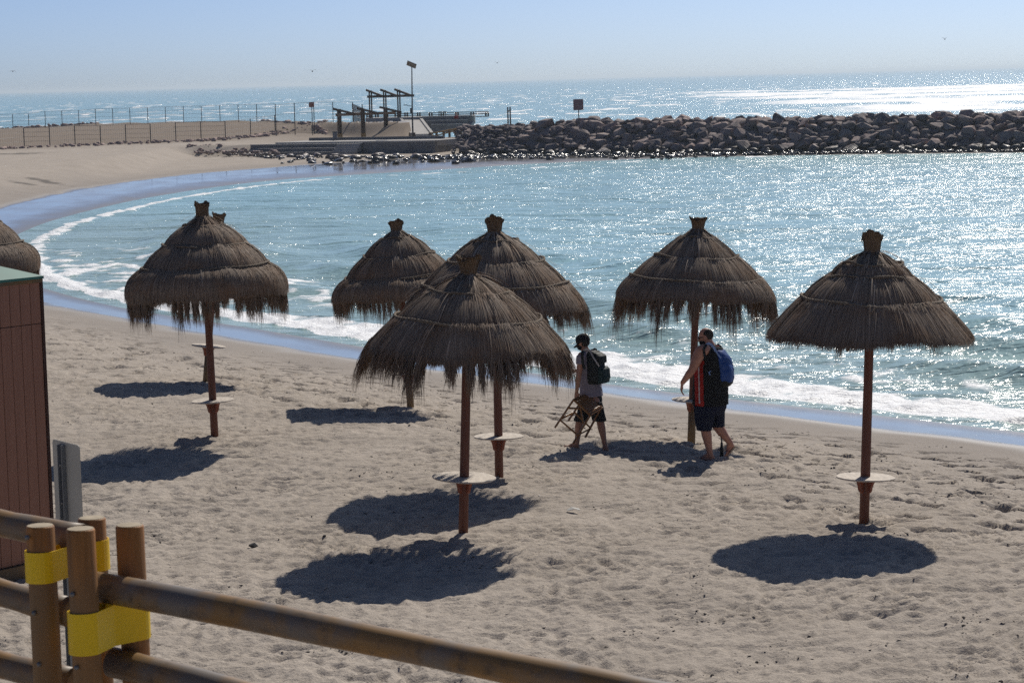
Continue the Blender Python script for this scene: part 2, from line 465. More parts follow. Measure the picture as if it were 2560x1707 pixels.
# foam cover ------------------------------------------------------------------
n_a = fbm(WX / 0.8, WY / 1.1, 121, 4); n_b = fbm(WX / 2.6, WY / 3.6, 122, 3)
edge = do - 0.35 * pn(WX / 1.6, WY / 2.0, 123) - 0.25
bw_ = 1 - 0.5 * left
band = sst(-0.15, 0.25, edge) * sst(3.0, 1.5, edge / bw_ - 1.0 * al)
f_near = band * np.clip(0.95 + 0.55 * n_a + 0.35 * n_b, 0, 1.15)
wide = sst(-0.1, 0.3, edge) * sst(12, 3.5, edge) * left * np.clip(0.30 + 0.75 * n_a + 0.75 * n_b, 0, 1)
streak = sst(2, 3.5, edge) * sst(9, 5, edge) * np.clip(0.16 + 0.55 * n_a + 0.4 * n_b, 0, 1) * 0.75
thin = sst(-0.12, 0.1, edge) * sst(1.0, 0.45, edge)
f_far = sst(-0.2, 0.2, edge) * sst(1.15, 0.5, edge) * np.clip(0.66 + 0.8 * n_a, 0, 1) * sst(178, 168, WY)
f_rim = sst(0, 0.4, edge) * sst(1.2, 0.6, edge) * np.clip(0.3 + 1.2 * n_b, 0, 1) * sst(165, 178, WY)
# right of the bay the band along the breakwater foot
foam = np.where(bay, np.maximum.reduce([f_near, wide, streak, thin * 0.9]) * sst(112, 92, WY) + np.maximum(f_far, f_rim) * sst(92, 112, WY), 0)
# open sea: surf over the outer shoal, backwash along the breakwater and spit
ns = fbm(WX / 26, WY / 40, 131, 4); ns2 = fbm(WX / 5, WY / 9, 132, 3)
surf = sst(25, 95, WX) * sst(300, 380, WY) * sst(1050, 850, WY)
rows = 0.5 + 0.5 * np.sin(WY / 62 * 2 * math.pi * 0.5 + 3 * pn(WX / 90, WY / 160, 133))
f_sea = surf * np.clip(0.30 + 0.75 * rows + 0.7 * ns + 0.35 * ns2, 0, 1)
f_back = sst(16, 4, dC) * np.clip(0.75 + 0.6 * ns2, 0, 1) + sst(70, 20, dC) * np.clip(-0.15 + 0.9 * ns2 + 0.6 * ns, 0, 1)
capn = fbm(WX / 9, WY / 16, 134, 3)
f_cap = sst(0.45, 0.75, capn) * 0.8 * sst(2500, 900, WY)
foam = np.where(sea, np.clip(np.maximum.reduce([f_sea, f_back, f_cap]), 0, 1), foam)
z += np.where(bay, foam * 0.07 * np.clip(0.5 + n_a, 0, 1.5) * (do > 0.4), foam * 0.25 * sst(10, 30, dC))
z += np.where(bay & (do < 1.2), np.minimum(0.03, 0.03), 0)
shal = np.where(bay, sst(22, 2, do), 0) * sst(150, 110, WY)
me = mesh_np('water', np.stack([WX, WY, z], -1).reshape(-1, 3), quads(*WX.shape), dict(foam=foam.ravel(), shallow=shal.ravel()))
b = NB('water_material')
P = b.pos((0.55, 1.0, 1.0))
w1 = b.noise(0.42, 2, 0.5, P, 0.4); w2 = b.noise(1.5, 3, 0.6, P, 0.3); w3 = b.noise(5.5, 3, 0.6, P, 0.2)
w0 = b.noise(0.11, 3, 0.55, b.pos((0.5, 1.0, 1.0)), 0.3)
nb1 = b.bump(w1.outputs[0], 1.0, 0.40, b.bump(w0.outputs[0], 1.0, 1.5))
nb2 = b.bump(w2.outputs[0], 1.0, 0.28, nb1)
nb3 = b.bump(w3.outputs[0], 1.0, 0.062, nb2)
wc = b.mix(b.attr('shallow').outputs['Fac'], (0.27, 0.475, 0.51), (0.29, 0.42, 0.40))
b.set(Base_Color=wc, Roughness=0.20, IOR=1.333, Specular_IOR_Level=0.5, Normal=nb3)
fo = b.n('ShaderNodeBsdfPrincipled'); fo.inputs['Base Color'].default_value = (0.86, 0.88, 0.90, 1); fo.inputs['Roughness'].default_value = 0.6
fn = b.noise(7, 4, 0.7, b.pos((0.7, 1, 1)))
b.l(b.bump(fn.outputs[0], 0.8, 0.12), fo.inputs['Normal'])
fa = b.math('ADD', b.attr('foam').outputs['Fac'], b.math('MULTIPLY', b.math('SUBTRACT', fn.outputs[0], 0.5), 0.55))
fr = b.ramp(fa, [(0.34, 0.0), (0.62, 1.0)]).outputs[0]
ms = b.n('ShaderNodeMixShader'); b.l(fr, ms.inputs[0]); b.l(b.b.outputs[0], ms.inputs[1]); b.l(fo.outputs[0], ms.inputs[2])
b.l(ms.outputs[0], b.t.nodes['Material Output'].inputs[0])
water = link('water', me, b.m, smooth=True); tag(water, 'glittering blue-green water of the bay and open sea', 'sea', kind='structure')

# ------------------------------------------------------------------ shared materials
def wood(name, col, var=0.3, rough=0.75, stretch=(9, 9, 0.7), scale=3.0, bump=0.004, grey=None):
    b = NB(name)
    v = b.pos(stretch, True)
    n = b.noise(scale, 6, 0.65, v); m = b.noise(1.3, 3, 0.5, b.pos((1, 1, 1), True))
    r = b.ramp(n.outputs[0], [(0.25, [c * (1 - var) for c in col]), (0.75, [c * (1 + var) for c in col])]).outputs[0]
    if grey: r = b.mix(b.ramp(m.outputs[0], [(0.42, 0.0), (0.62, 1.0)]).outputs[0], r, grey)
    b.set(Base_Color=r, Roughness=rough, Specular_IOR_Level=0.3, Normal=b.bump(n.outputs[0], 0.7, bump))
    return b.m
M_POLE = wood('red_brown_painted_wood', (0.15, 0.058, 0.038), rough=0.6)
M_FOOT = wood('bare_weathered_wood', (0.20, 0.125, 0.055), grey=(0.13, 0.10, 0.07))
M_BRACKET = plain('rust_red_paint', (0.20, 0.055, 0.028), 0.6, 0.3, 9)
M_TABLE = plain('pale_weathered_board', (0.52, 0.46, 0.39), 0.75, 0.22, 5, stretch=(1, 4, 1))
M_ROPE = plain('twisted_straw_rope', (0.17, 0.135, 0.10), 0.9, 0.3, 30)
M_CROWN = plain('bundled_straw', (0.16, 0.105, 0.06), 0.9, 0.45, 26, stretch=(3, 3, 0.4), bump=0.01)
b = NB('thatch_straw')
tn = b.attr('tone').outputs['Fac']
pt = b.noise(2.6, 4, 0.6, b.pos((1, 1, 1), True))
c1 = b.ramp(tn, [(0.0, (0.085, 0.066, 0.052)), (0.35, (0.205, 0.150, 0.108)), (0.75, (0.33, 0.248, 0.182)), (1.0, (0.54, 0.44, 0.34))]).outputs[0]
c2 = b.mix(b.ramp(pt.outputs[0], [(0.45, 0.0), (0.65, 0.75)]).outputs[0], c1, (0.26, 0.155, 0.088))
b.set(Base_Color=c2, Roughness=0.75, Specular_IOR_Level=0.25)
M_THATCH = b.m

# ------------------------------------------------------------------ thatched parasols
def curve_pts(r0, z0, r1, z1, bulge, t):
    """meridian of one thatch layer; bulge pushes the middle outwards"""
    t = np.asarray(t)
    dr, dz = r1 - r0, z1 - z0
    L = math.hypot(dr, dz); nx, nz = -dz / L, dr / L
    q = 4 * t * (1 - t) * bulge * L
    return r0 + dr * t + nx * q, z0 + dz * t + nz * q
def strands(rng, n, r0, z0, r1, z1, bulge, width, lift, ljit, hang=None, sag=0.0, tone=(0.5, 0.25), seg=4, lump=None, rimf=None):
    th = rng.random(n) * 2 * math.pi
    end = 1 + ljit * (rng.random(n) - 0.65)
    st = rng.random(n) ** 2 * 0.25
    lf = lift * rng.random(n)
    drift = (rng.random(n) - 0.5) * 0.09
    w = width * (0.6 + 0.8 * rng.random(n))
    tw = (rng.random(n) - 0.5) * 1.6
    lu = 0 if lump is None else lump(th)
    T = np.linspace(0, 1, seg + 1)
    V = np.zeros((n, seg + 1, 2, 3)); 
    for k, t0 in enumerate(T):
        t = st + (end - st) * t0
        r, z = curve_pts(r0, z0, r1, z1, bulge, np.minimum(t, 1.0))
        ex = np.maximum(t - 1.0, 0) * math.hypot(r1 - r0, z1 - z0)
        r = r + lf * (0.3 + 0.7 * t0) + lu * 0.5 + ex * 0.35
        z = z + lf * 0.6 + lu - ex * 0.95
        if rimf is not None: z = z + rimf(th) * t
        a = th + drift * t0
        px = r * np.cos(a); py = r * np.sin(a)
        wd = w * (1.0 if t0 < 0.99 else 0.25)
        tx = -np.sin(a) * np.cos(tw); ty = np.cos(a) * np.cos(tw); tz = np.sin(tw) * 0.6
        for j, s in ((0, -0.5), (1, 0.5)):
            V[:, k, j, 0] = px + tx * wd * s; V[:, k, j, 1] = py + ty * wd * s; V[:, k, j, 2] = z + tz * wd * s
    tn_ = np.clip(tone[0] + tone[1] * rng.standard_normal(n), 0, 1)
    return V, tn_
def hangers(rng, n, R, Z, lenf, width, flare=0.0, tone=(0.25, 0.15), seg=3, rimf=None, rad=None):
    th = rng.random(n) * 2 * math.pi
    cl = np.round(th * 9 + 0.8 * np.sin(th * 5.3) + rng.standard_normal(n) * 0.22) / 9 - 0.089 * np.sin(th * 5.3)
    th = th * 0.55 + cl * 0.45
    L = lenf(cl) * (0.35 + 0.75 * rng.random(n)) * (1.15 - 0.6 * np.clip(np.abs(th - cl) * 22, 0, 1))
    r0 = R - 0.10 * rng.random(n); z0 = Z + 0.05 * rng.random(n) + (rimf(th) if rimf is not None else 0)
    w = width * (0.5 + 0.8 * rng.random(n)); tw = (rng.random(n) - 0.5) * 2.2
    fl = flare + 0.12 * rng.standard_normal(n); dr = 0.05 * rng.standard_normal(n)
    V = np.zeros((n, seg + 1, 2, 3))
    for k, t0 in enumerate(np.linspace(0, 1, seg + 1)):
        r = r0 + fl * L * t0 * (1 - 0.5 * t0); z = z0 - L * t0
        a = th + dr * t0 * 0.5 + (cl - th) * 0.75 * t0
        wd = w * (1 - 0.8 * t0)
        for j, s in ((0, -0.5), (1, 0.5)):
            V[:, k, j, 0] = r * np.cos(a) - np.sin(a) * np.cos(tw) * wd * s + np.cos(a) * np.sin(tw) * wd * s
            V[:, k, j, 1] = r * np.sin(a) + np.cos(a) * np.cos(tw) * wd * s + np.sin(a) * np.sin(tw) * wd * s
            V[:, k, j, 2] = z
    return V, np.clip(tone[0] + tone[1] * rng.standard_normal(n), 0, 1)
def strands_mesh(name, packs, extra=None):
    Vs, Fs, Ts = [], [], []; o = 0
    for V, tn_ in packs:
        n, k, _, _ = V.shape
        Vs.append(V.reshape(-1, 3)); Ts.append(np.repeat(tn_, k * 2))
        base = o + np.arange(n)[:, None] * (k * 2) + np.arange(k - 1)[None] * 2
        base = base.ravel(); Fs.append(np.stack([base, base + 1, base + 3, base + 2], 1)); o += n * k * 2
    if extra is not None:
        V, Fq, tn_ = extra
        Vs.append(V); Fs.append(Fq + o); Ts.append(tn_)
    return mesh_np(name, np.concatenate(Vs), np.concatenate(Fs), dict(tone=np.concatenate(Ts)))
def shell(r0, z0, r1, z1, bulge, rng, rimf=None, n=64, m=7, lump=None):
    T = np.linspace(0, 1, m); th = np.linspace(0, 2 * math.pi, n, endpoint=False)
    V = np.zeros((m, n, 3)); tone = np.zeros((m, n))
    ph = rng.random(6) * 6
    for i, t in enumerate(T):
        r, z = curve_pts(r0, z0, r1, z1, bulge, t)
        wob = 0.012 * np.sin(th * 7 + ph[0]) + 0.01 * np.sin(th * 13 + ph[1]) + (lump(th) if lump is not None else 0)
        rr = r + wob * 0.5
        V[i, :, 0] = rr * np.cos(th); V[i, :, 1] = rr * np.sin(th); V[i, :, 2] = z + wob - 0.004 + (rimf(th) * t if rimf is not None else 0)
        tone[i] = 0.34
    i = (np.arange(m - 1)[:, None] * n + np.arange(n)[None]).ravel()
    j = (np.arange(m - 1)[:, None] * n + (np.arange(n)[None] + 1) % n).ravel()
    return V.reshape(-1, 3), np.stack([i, j, j + n, i + n], 1), tone.ravel()
def rope_mesh(r, z, rng, rad=0.012, rimf=None, sag=0.02):
    mb = MB(); n = 150; ph = rng.random(4) * 6
    for s in (0, math.pi):
        pts = []
        for k in range(n + 1):
            a = 2 * math.pi * k / n; tw = a * 46 + s
            rr = r + 0.012 * math.sin(3 * a + ph[0]) + math.cos(tw) * rad * 0.8
            zz = z + sag * math.sin(2 * a + ph[1]) + 0.012 * math.sin(5 * a + ph[2]) + math.sin(tw) * rad * 0.8
            if rimf is not None: zz += float(rimf(np.array([a]))[0])
            pts.append((rr * math.cos(a), rr * math.sin(a), zz))
        mb.tube(pts, rad, 5, cap=False)
    return mb.mesh('binding_rope')

def parasol(name, base_px, top_px, label, prof, bulge, fringe, seed, table_r=0.37, table_z=0.72, foot=False, lean_fix=None, crown=(0.105, 0.15, 0.25), sun_tilt=0.0, dens=1.0, crown_style=0, tone_shift=0.0, flare=0.0):
    """prof: [(r,z) ...] from the neck over the rope lines to the rim, metres above the sand"""
    rng = np.random.default_rng(seed)
    B = on_ground(*base_px); T = at_y(*top_px, B.y)
    H = (T - B).length
    root = empty(name, B, label, 'parasol', 'thatched parasols on the beach')
    ax = (T - B).normalized()
    root.rotation_euler = ax.to_track_quat('Z', 'Y').to_euler()
    sc = H / 3.5
    prof = [(r, z * sc) for r, z in prof]
    ph = rng.random(8) * 6
    lump_amp = 0.007
    def lump(th): return lump_amp * (np.sin(5 * th + ph[0]) + 0.8 * np.sin(11 * th + ph[1]) + 0.6 * np.sin(17 * th + ph[2]))
    def rimf(th): return 0.025 * np.sin(2 * th + ph[3]) + 0.02 * np.sin(5 * th + ph[4])
    nl = len(prof) - 1
    rad = 0.058
    mb = MB(); mb.tube([(0, 0, -0.25), (0, 0, 0.6 * sc), (0.006, 0, 1.6 * sc), (0, 0.004, prof[0][1])], [rad * 1.05, rad * 1.03, rad * 0.98, rad * 0.9], 14)
    if foot:
        ft = MB(); ft.tube([(0, 0, -0.25), (0, 0, table_z * sc - 0.16)], [rad * 1.10, rad * 1.08], 14); ft.build('pole_foot', M_FOOT, root, smooth=True)
    mb.build('pole', M_POLE, root, smooth=True)
    for i in range(nl):
        (r0, z0), (r1, z1) = prof[i], prof[i + 1]
        last = i == nl - 1
        area = math.pi * (r0 + r1) * math.hypot(r1 - r0, z1 - z0)
        n = int(dens * 5200 * area ** 0.8) + 600
        hump = 0.034 if i > 0 else 0.0
        bl = bulge[i]
        rm = rimf if last else None
        packs = [strands(rng, n, r0 + hump - 0.012, z0 + hump * 0.3, r1 + 0.006, z1 - 0.018, bl, 0.0075, 0.028, 0.16 if not last else 0.22, tone=(0.48 + tone_shift, 0.15), lump=lump, rimf=rm)]
        # pale ends sticking out over the rope at the head of the layer
        packs.append(strands(rng, int(n * 0.12), r0 + hump - 0.03, z0 + 0.03, r0 + hump + (r1 - r0) * 0.18, z0 + (z1 - z0) * 0.2, 0.02, 0.007, 0.035, 0.9, tone=(0.72, 0.16), lump=lump, seg=3))
        packs.append(strands(rng, 26, r0 + hump, z0, r1, z1, bl + 0.03, 0.007, 0.11, 0.5, tone=(0.85, 0.15), lump=lump))
        ex = shell(r0 + hump - 0.03, z0 + 0.012, r1 - 0.01, z1, bl, rng, rm, lump=lump)
        link('thatch_layer', strands_mesh('thatch_layer', packs, ex), M_THATCH, root, smooth=False)
        if i > 0:
            link('binding_rope', rope_mesh(r0 + 0.028, z0 + 0.030, rng), M_ROPE, root, smooth=True)
    # ragged fringe under the rim
    R, Z = prof[-1]
    fl, fv, fc = fringe[:3]                                     # mean length, spread, share of gaps
    k1, k2, k3 = rng.integers(5, 9), rng.integers(11, 17), rng.integers(19, 29)
    def lenf(th):
        q = 0.5 + 0.5 * (0.5 * np.sin(k1 * th + ph[5]) + 0.35 * np.sin(k2 * th + ph[6]) + 0.35 * np.sin(k3 * th + ph[7]))
        return np.clip(fl * (1 - fv) + 2 * fl * fv * np.clip(q, 0, 1) - fc * (q < 0.28) * fl, 0.03, 1)
    nf = int(fringe[3] if len(fringe) > 3 else 3200)
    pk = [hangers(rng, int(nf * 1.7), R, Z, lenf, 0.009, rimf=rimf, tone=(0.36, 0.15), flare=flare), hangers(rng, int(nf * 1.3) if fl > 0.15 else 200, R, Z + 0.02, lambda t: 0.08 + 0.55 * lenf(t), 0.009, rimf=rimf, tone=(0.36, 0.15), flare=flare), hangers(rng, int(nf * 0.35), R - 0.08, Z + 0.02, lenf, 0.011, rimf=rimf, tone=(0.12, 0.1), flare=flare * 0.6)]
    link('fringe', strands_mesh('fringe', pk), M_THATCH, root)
    # frame sticks under the thatch, their ends showing at the rim
    for k in range(7):
        a = 2 * math.pi * (k + 0.35) / 7 + ph[0]
        st = MB(); st.tube([(0.05 * math.cos(a), 0.05 * math.sin(a), prof[0][1] - 0.12), ((R - 0.02) * math.cos(a), (R - 0.02) * math.sin(a), Z - 0.035 + float(rimf(np.array([a]))[0]))], [0.018, 0.022], 8)
        st.build('rib', M_FOOT, root, smooth=True)
    # tied straw bundle on the very top
    cb, ct, chh = crown
    zc = prof[0][1] - 0.03
    hh = H - zc
    pk = []
    nS = 900
    th = rng.random(nS) * 2 * math.pi; q = np.sqrt(rng.random(nS))
    q[: int(nS * 0.7)] = 0.86 + 0.14 * rng.random(int(nS * 0.7))
    topv = hh * (0.80 + 0.10 * rng.random(nS) + 0.16 * np.sin(th * 2 + ph[1]) * (q > 0.6) * (0.6 + 0.4 * np.sin(5 * th)))
    V = np.zeros((nS, 4, 2, 3)); wd = 0.011
    for kk, t0 in enumerate((0, 0.45, 0.8, 1.0)):
        f = cb + (ct - cb) * t0 ** 1.4 + (0.02 * (t0 == 1))
        r = q * f; z = zc + topv * t0
        for j, s in ((0, -0.5), (1, 0.5)):
            V[:, kk, j, 0] = r * np.cos(th) - np.sin(th) * wd * s; V[:, kk, j, 1] = r * np.sin(th) + np.cos(th) * wd * s; V[:, kk, j, 2] = z
    mbc = MB(); mbc.lathe([(0.02, zc - 0.05), (cb * 0.95, zc - 0.02), (cb * 0.97, zc + hh * 0.25), ((cb + ct) * 0.47, zc + hh * 0.6), (ct * 0.93, zc + hh * 0.82), (ct * 0.5, zc + hh * 0.74), (0.01, zc + hh * 0.70)], 20)
    VV = np.array(mbc.v); FF = np.array(mbc.f)
    link('crown_bundle', strands_mesh('crown_bundle', [(V, np.clip(0.42 + 0.2 * rng.standard_normal(nS), 0, 1))], (VV, FF, np.full(len(VV), 0.25))), M_CROWN, root)
    if crown_style:      # a tuft that has come loose and folds over
        tf = MB(); a0 = ph[2]
        for k in range(40):
            a = crown_style * 0.35 + rng.normal() * 0.25; x0 = ct * 0.8
            l = 0.07 + 0.07 * rng.random(); zz = zc + hh * (0.75 + 0.12 * rng.random())
            p0 = Vector((x0 * math.cos(a), x0 * math.sin(a), zz)); out = Vector((math.cos(a), math.sin(a), 0))
            tf.tube([p0, p0 + out * 0.05 + Vector((0, 0, 0.01)), p0 + out * 0.075 + Vector((0, 0, -l))], [0.009, 0.008, 0.003], 4)
        tf.build('loose_tuft', M_CROWN, root)
    rp = rope_mesh(cb + 0.006, zc + 0.03, rng, 0.009, sag=0.003); link('crown_tie', rp, M_ROPE, root, smooth=True)
    # little table round the pole on four curved brackets
    tz = table_z * sc
    tb = MB(); seg = 40; pr = [(rad * 0.9, tz - 0.009), (table_r - 0.008, tz - 0.009), (table_r, tz - 0.004), (table_r, tz + 0.006), (table_r - 0.006, tz + 0.011), (rad * 0.9, tz + 0.011)]
    tb.lathe(pr, seg)
    for kk in range(len(tb.v)):
        x, y, z = tb.v[kk]; a = math.atan2(y, x); rr = math.hypot(x, y)
        if rr > 0.2:
            f = 1 + 0.012 * math.sin(3 * a + ph[0]) + 0.008 * math.sin(7 * a + ph[1]); tb.v[kk] = (x * f, y * f, z + 0.006 * math.sin(a + ph[2]))
    tb.build('table_top', M_TABLE, root)
    for k in range(4):
        a = math.pi / 4 + k * math.pi / 2
        R2 = Matrix.Rotation(a, 3, 'Z'); br = MB()
        out = [(0.05, 0), (0.15, 0), (0.143, -0.02), (0.115, -0.06), (0.098, -0.11), (0.092, -0.15), (0.075, -0.175), (0.05, -0.185)]
        for sgn in (-1, 1):
            for (x, z) in out: br.v.append(tuple(R2 @ Vector((x, sgn * 0.022, tz - 0.011 + z))))
        nn = len(out)
        br.f.append(tuple(range(nn))); br.f.append(tuple(range(2 * nn - 1, nn - 1, -1)))
        for i2 in range(nn): br.f.append((i2, (i2 + 1) % nn + 0, nn + (i2 + 1) % nn, nn + i2)[::-1])
        br.build('bracket', M_BRACKET, root)
    return root

parasol('thatched_parasol', (1158, 1337), (1172, 636), 'nearest thatched parasol, front of the middle pair, with a wide flared cone',
        [(0.10, 3.22), (0.46, 3.02), (0.86, 2.69), (1.20, 2.33)], [0.07, 0.045, 0.02], (0.38, 0.45, 0.5, 5200), 1, 0.39, 0.725, flare=0.75, crown=(0.085, 0.145, 0.25))
parasol('thatched_parasol', (2160, 1306), (2182, 576), 'rightmost thatched parasol, four tiers and only wisps of fringe left',
        [(0.09, 3.22), (0.33, 3.08), (0.48, 2.94), (0.82, 2.66), (1.23, 2.25)], [0.07, 0.08, 0.06, 0.02], (0.11, 0.9, 0.9, 1300), 2, 0.36, 0.55, flare=0.5, crown=(0.095, 0.115, 0.27), crown_style=1)
parasol('thatched_parasol', (1248, 1195), (1236, 538), 'thatched parasol close behind the nearest one, its canopy half hidden by it',
        [(0.10, 3.24), (0.28, 3.14), (0.63, 2.87), (0.98, 2.57), (1.22, 2.29)], [0.06, 0.06, 0.05, 0.06], (0.32, 0.5, 0.5, 4200), 3, 0.345, 0.56, flare=0.45, crown=(0.09, 0.12, 0.26), tone_shift=0.05)
parasol('thatched_parasol', (537, 1093), (504, 503), 'left thatched parasol with a round dome and the longest shaggy black fringe',
        [(0.10, 3.25), (0.27, 3.12), (0.62, 2.84), (0.96, 2.53), (1.24, 2.14)], [0.07, 0.10, 0.08, 0.19], (0.38, 0.45, 0.5, 5200), 4, 0.33, 0.55, crown=(0.10, 0.105, 0.25))
parasol('thatched_parasol', (1728, 1108), (1746, 541), 'thatched parasol beside the man with the blue backpack, its fringe torn and uneven',
        [(0.09, 3.28), (0.25, 3.16), (0.63, 2.87), (1.01, 2.55), (1.24, 2.29)], [0.04, 0.04, 0.045, 0.08], (0.40, 0.75, 0.75, 4200), 5, 0.33, 0.68, flare=0.3, foot=True, crown=(0.085, 0.13, 0.26), crown_style=-0.3)
parasol('thatched_parasol', (1027, 1023), (989, 549), 'smaller-looking thatched parasol nearest the water left of the middle pair, leaning left',
        [(0.09, 3.27), (0.25, 3.14), (0.59, 2.82), (0.92, 2.46), (1.20, 2.12)], [0.05, 0.085, 0.07, 0.15], (0.33, 0.7, 0.75, 3200), 6, 0.33, 0.68, foot=True, crown=(0.09, 0.125, 0.22))
parasol('thatched_parasol', (515, 954), (548, 531), 'thatched parasol hidden behind the left one, only its crown and foot showing',
        [(0.10, 3.24), (0.27, 3.12), (0.62, 2.84), (0.96, 2.53), (1.22, 2.16)], [0.08, 0.10, 0.08, 0.18], (0.22, 0.5, 0.5, 2600), 7, 0.33, 0.74, foot=True, crown=(0.10, 0.12, 0.25), dens=0.6)
parasol('thatched_parasol', (-62, 1030), (-100, 455), 'thatched parasol cut off by the left edge, rising behind the brown hut',
        [(0.10, 3.24), (0.27, 3.12), (0.62, 2.84), (0.96, 2.53), (1.24, 2.14)], [0.08, 0.10, 0.08, 0.20], (0.28, 0.5, 0.5, 3600), 8, 0.33, 0.68, crown=(0.10, 0.12, 0.25))

# ------------------------------------------------------------------ log fence by the stairs
M_LOG = wood('varnished_log', (0.34, 0.145, 0.035), 0.5, 0.55, (10, 10, 0.6), 2.5, 0.004, grey=(0.24, 0.14, 0.06))
b = NB('weathered_rail')
v = b.pos((1, 1, 1), True)
st_ = b.noise(2.2, 6, 0.65, b.pos((0.5, 9, 9), True)); mo = b.noise(3.2, 4, 0.6, v); dk = b.noise(11, 4, 0.7, v)
cc = b.ramp(st_.outputs[0], [(0.25, (0.14, 0.085, 0.035)), (0.75, (0.34, 0.19, 0.068))]).outputs[0]
cc = b.mix(b.ramp(mo.outputs[0], [(0.45, 0.0), (0.62, 0.85)]).outputs[0], cc, (0.15, 0.14, 0.13))
cc = b.mix(b.ramp(dk.outputs[0], [(0.55, 0.0), (0.72, 0.7)]).outputs[0], cc, (0.055, 0.045, 0.038))
b.set(Base_Color=cc, Roughness=0.5, Specular_IOR_Level=0.35, Normal=b.bump(st_.outputs[0], 0.5, 0.004))
M_RAIL = b.m
M_CUT = plain('sawn_log_end', (0.40, 0.33, 0.23), 0.8, 0.2, 20)
M_YEL = plain('yellow_painted_steel', (0.90, 0.60, 0.004), 0.45, 0.06, 3)
M_STEEL = plain('grey_galvanised_steel', (0.19, 0.19, 0.19), 0.5, 0.2, 8, metal=0.4)

def post(root, px, py, Y, dia=0.12, name='post'):
    t = at_y(px, py, Y); zb = gz_flat(t.x, t.y) - 0.2
    r = dia / 2
    mb = MB(); n = 18
    mb.tube([(0, 0, zb), (0.003, 0, t.z - 0.5), (0, 0, t.z - 0.008), (0, 0, t.z)], [r * 1.05, r * 1.01, r, r * 0.92], n, cap=True)
    mb.v = [(x + t.x, y + t.y, z) for x, y, z in mb.v]
    o = mb.build(name, M_LOG, root, smooth=False)
    for p in o.data.polygons: p.use_smooth = len(p.vertices) == 4
    cap = MB(); cap.lathe([(0.0005, 0.004), (r * 0.5, 0.004), (r * 0.9, 0.0015)], n, (t.x, t.y, t.z)); cap.build('cut_end', M_CUT, o)
    return o, t
def rail(root, a, b_, r=0.0625, name='rail'):
    a = Vector(a); b_ = Vector(b_); L = (b_ - a).length; d = (b_ - a).normalized()
    rr = np.random.default_rng(int(abs(a.x * 1000) + abs(b_.z * 777)))
    n = 14; pts = []; rad = []
    for i in range(n):
        t = i / (n - 1)
        pts.append((L * t, 0.006 * math.sin(7 * t + rr.random()), 0.005 * math.sin(5 * t)))
        rad.append(r * (1 + 0.035 * math.sin(9 * t + a.x * 7) + 0.02 * rr.normal()))
    mb = MB(); mb.tube(pts, rad, 18)
    o = mb.build(name, M_RAIL, root)
    for p in o.data.polygons: p.use_smooth = len(p.vertices) == 4
    x = d; y = Vector((0, 0, 1)).cross(x).normalized(); z = x.cross(y)
    Mx = Matrix((x, y, z)).transposed().to_4x4(); Mx.translation = a
    o.matrix_local = Mx
    return o
def band(root, a, b_, z0, z1, r=0.066, t=0.004):
    """steel strap closed round the front and the back post"""
    a = Vector((a.x, a.y, 0)); b_ = Vector((b_.x, b_.y, 0)); d = (b_ - a).normalized(); s = Vector((-d.y, d.x, 0))
    path = []
    for rr in (r, r + t):
        ring = []
        for k in range(13):
            q = math.pi / 2 + math.pi * k / 12; ring.append(a + d * (rr * math.cos(q)) + s * (rr * math.sin(q)))
        ring.append((a + b_) / 2 - s * (rr * 0.45)) 
        for k in range(13):
            q = -math.pi / 2 + math.pi * k / 12; ring.append(b_ + d * (rr * math.cos(q)) + s * (rr * math.sin(q)))
        ring.append((a + b_) / 2 + s * (rr * 0.45))
        path.append(ring)
    n = len(path[0]); mb = MB()
    for ring in path:
        for zz in (z0, z1): mb.v += [(p.x, p.y, zz) for p in ring]
    for k in range(n):
        k2 = (k + 1) % n
        i0, i1, o0, o1 = 0, n, 2 * n, 3 * n
        mb.f += [(o0 + k, o0 + k2, o1 + k2, o1 + k), (i0 + k2, i0 + k, i1 + k, i1 + k2), (i1 + k, o1 + k, o1 + k2, i1 + k2), (i0 + k, i0 + k2, o0 + k2, o0 + k)]
    return mb.build('strap', M_YEL, root)
def bolt(root, px, py, Y):
    p = at_y(px, py, Y); mb = MB(); mb.ell((p.x, p.y, p.z), (0.011, 0.011, 0.011), n=8, m=5); mb.build('bolt', M_STEEL, root, smooth=True)

fa = empty('log_fence', (at_y(150, 1400, 10.0).x, 10.0, 3.7), 'upper log fence section at the left edge, holding the higher yellow strap', 'fence', 'log fence sections beside the stairs')
fa_i = Matrix.Translation(fa.location).inverted()
pa, ta = post(fa, 100, 1313, 9.90); pa2, ta2 = post(fa, 229, 1294, 10.12)
for (x0, y0, x1, y1) in ((-330, 1243, 207, 1345), (-330, 1384, 180, 1529), (-330, 1577, 190, 1705)):
    rail(fa, at_y(x0, y0, 10.62), at_y(x1, y1, 10.02))
band(fa, ta, ta2, at_y(100, 1260 + 672 / 3.508, 9.9).z, at_y(100, 1260 + 402 / 3.508, 9.9).z)
pe, te = post(fa, -300, 1225, 10.45); pe2, te2 = post(fa, -170, 1208, 10.7)
for q in ((68, 1343), (85, 1532), (98, 1660)): bolt(fa, q[0], q[1], 9.84)
fb = empty('log_fence', (at_y(250, 1450, 9.9).x, 9.9, 3.7), 'lower log fence section, its long rail running down along the bottom edge', 'fence', 'log fence sections beside the stairs')
pb, tb_ = post(fb, 201, 1321, 9.72); pb2, tb2 = post(fb, 324, 1312, 9.97)
for (x0, y0, x1, y1, f) in ((232, 1464, 1278, 1669, 1.5), (280, 1654, 640, 1752, 3.6)):
    a = at_y(x0, y0, 9.90); Yb = 9.90 - (x1 - x0) * 1.0e-3; c_ = at_y(x1, y1, Yb)
    rail(fb, a, a + (c_ - a) * f)
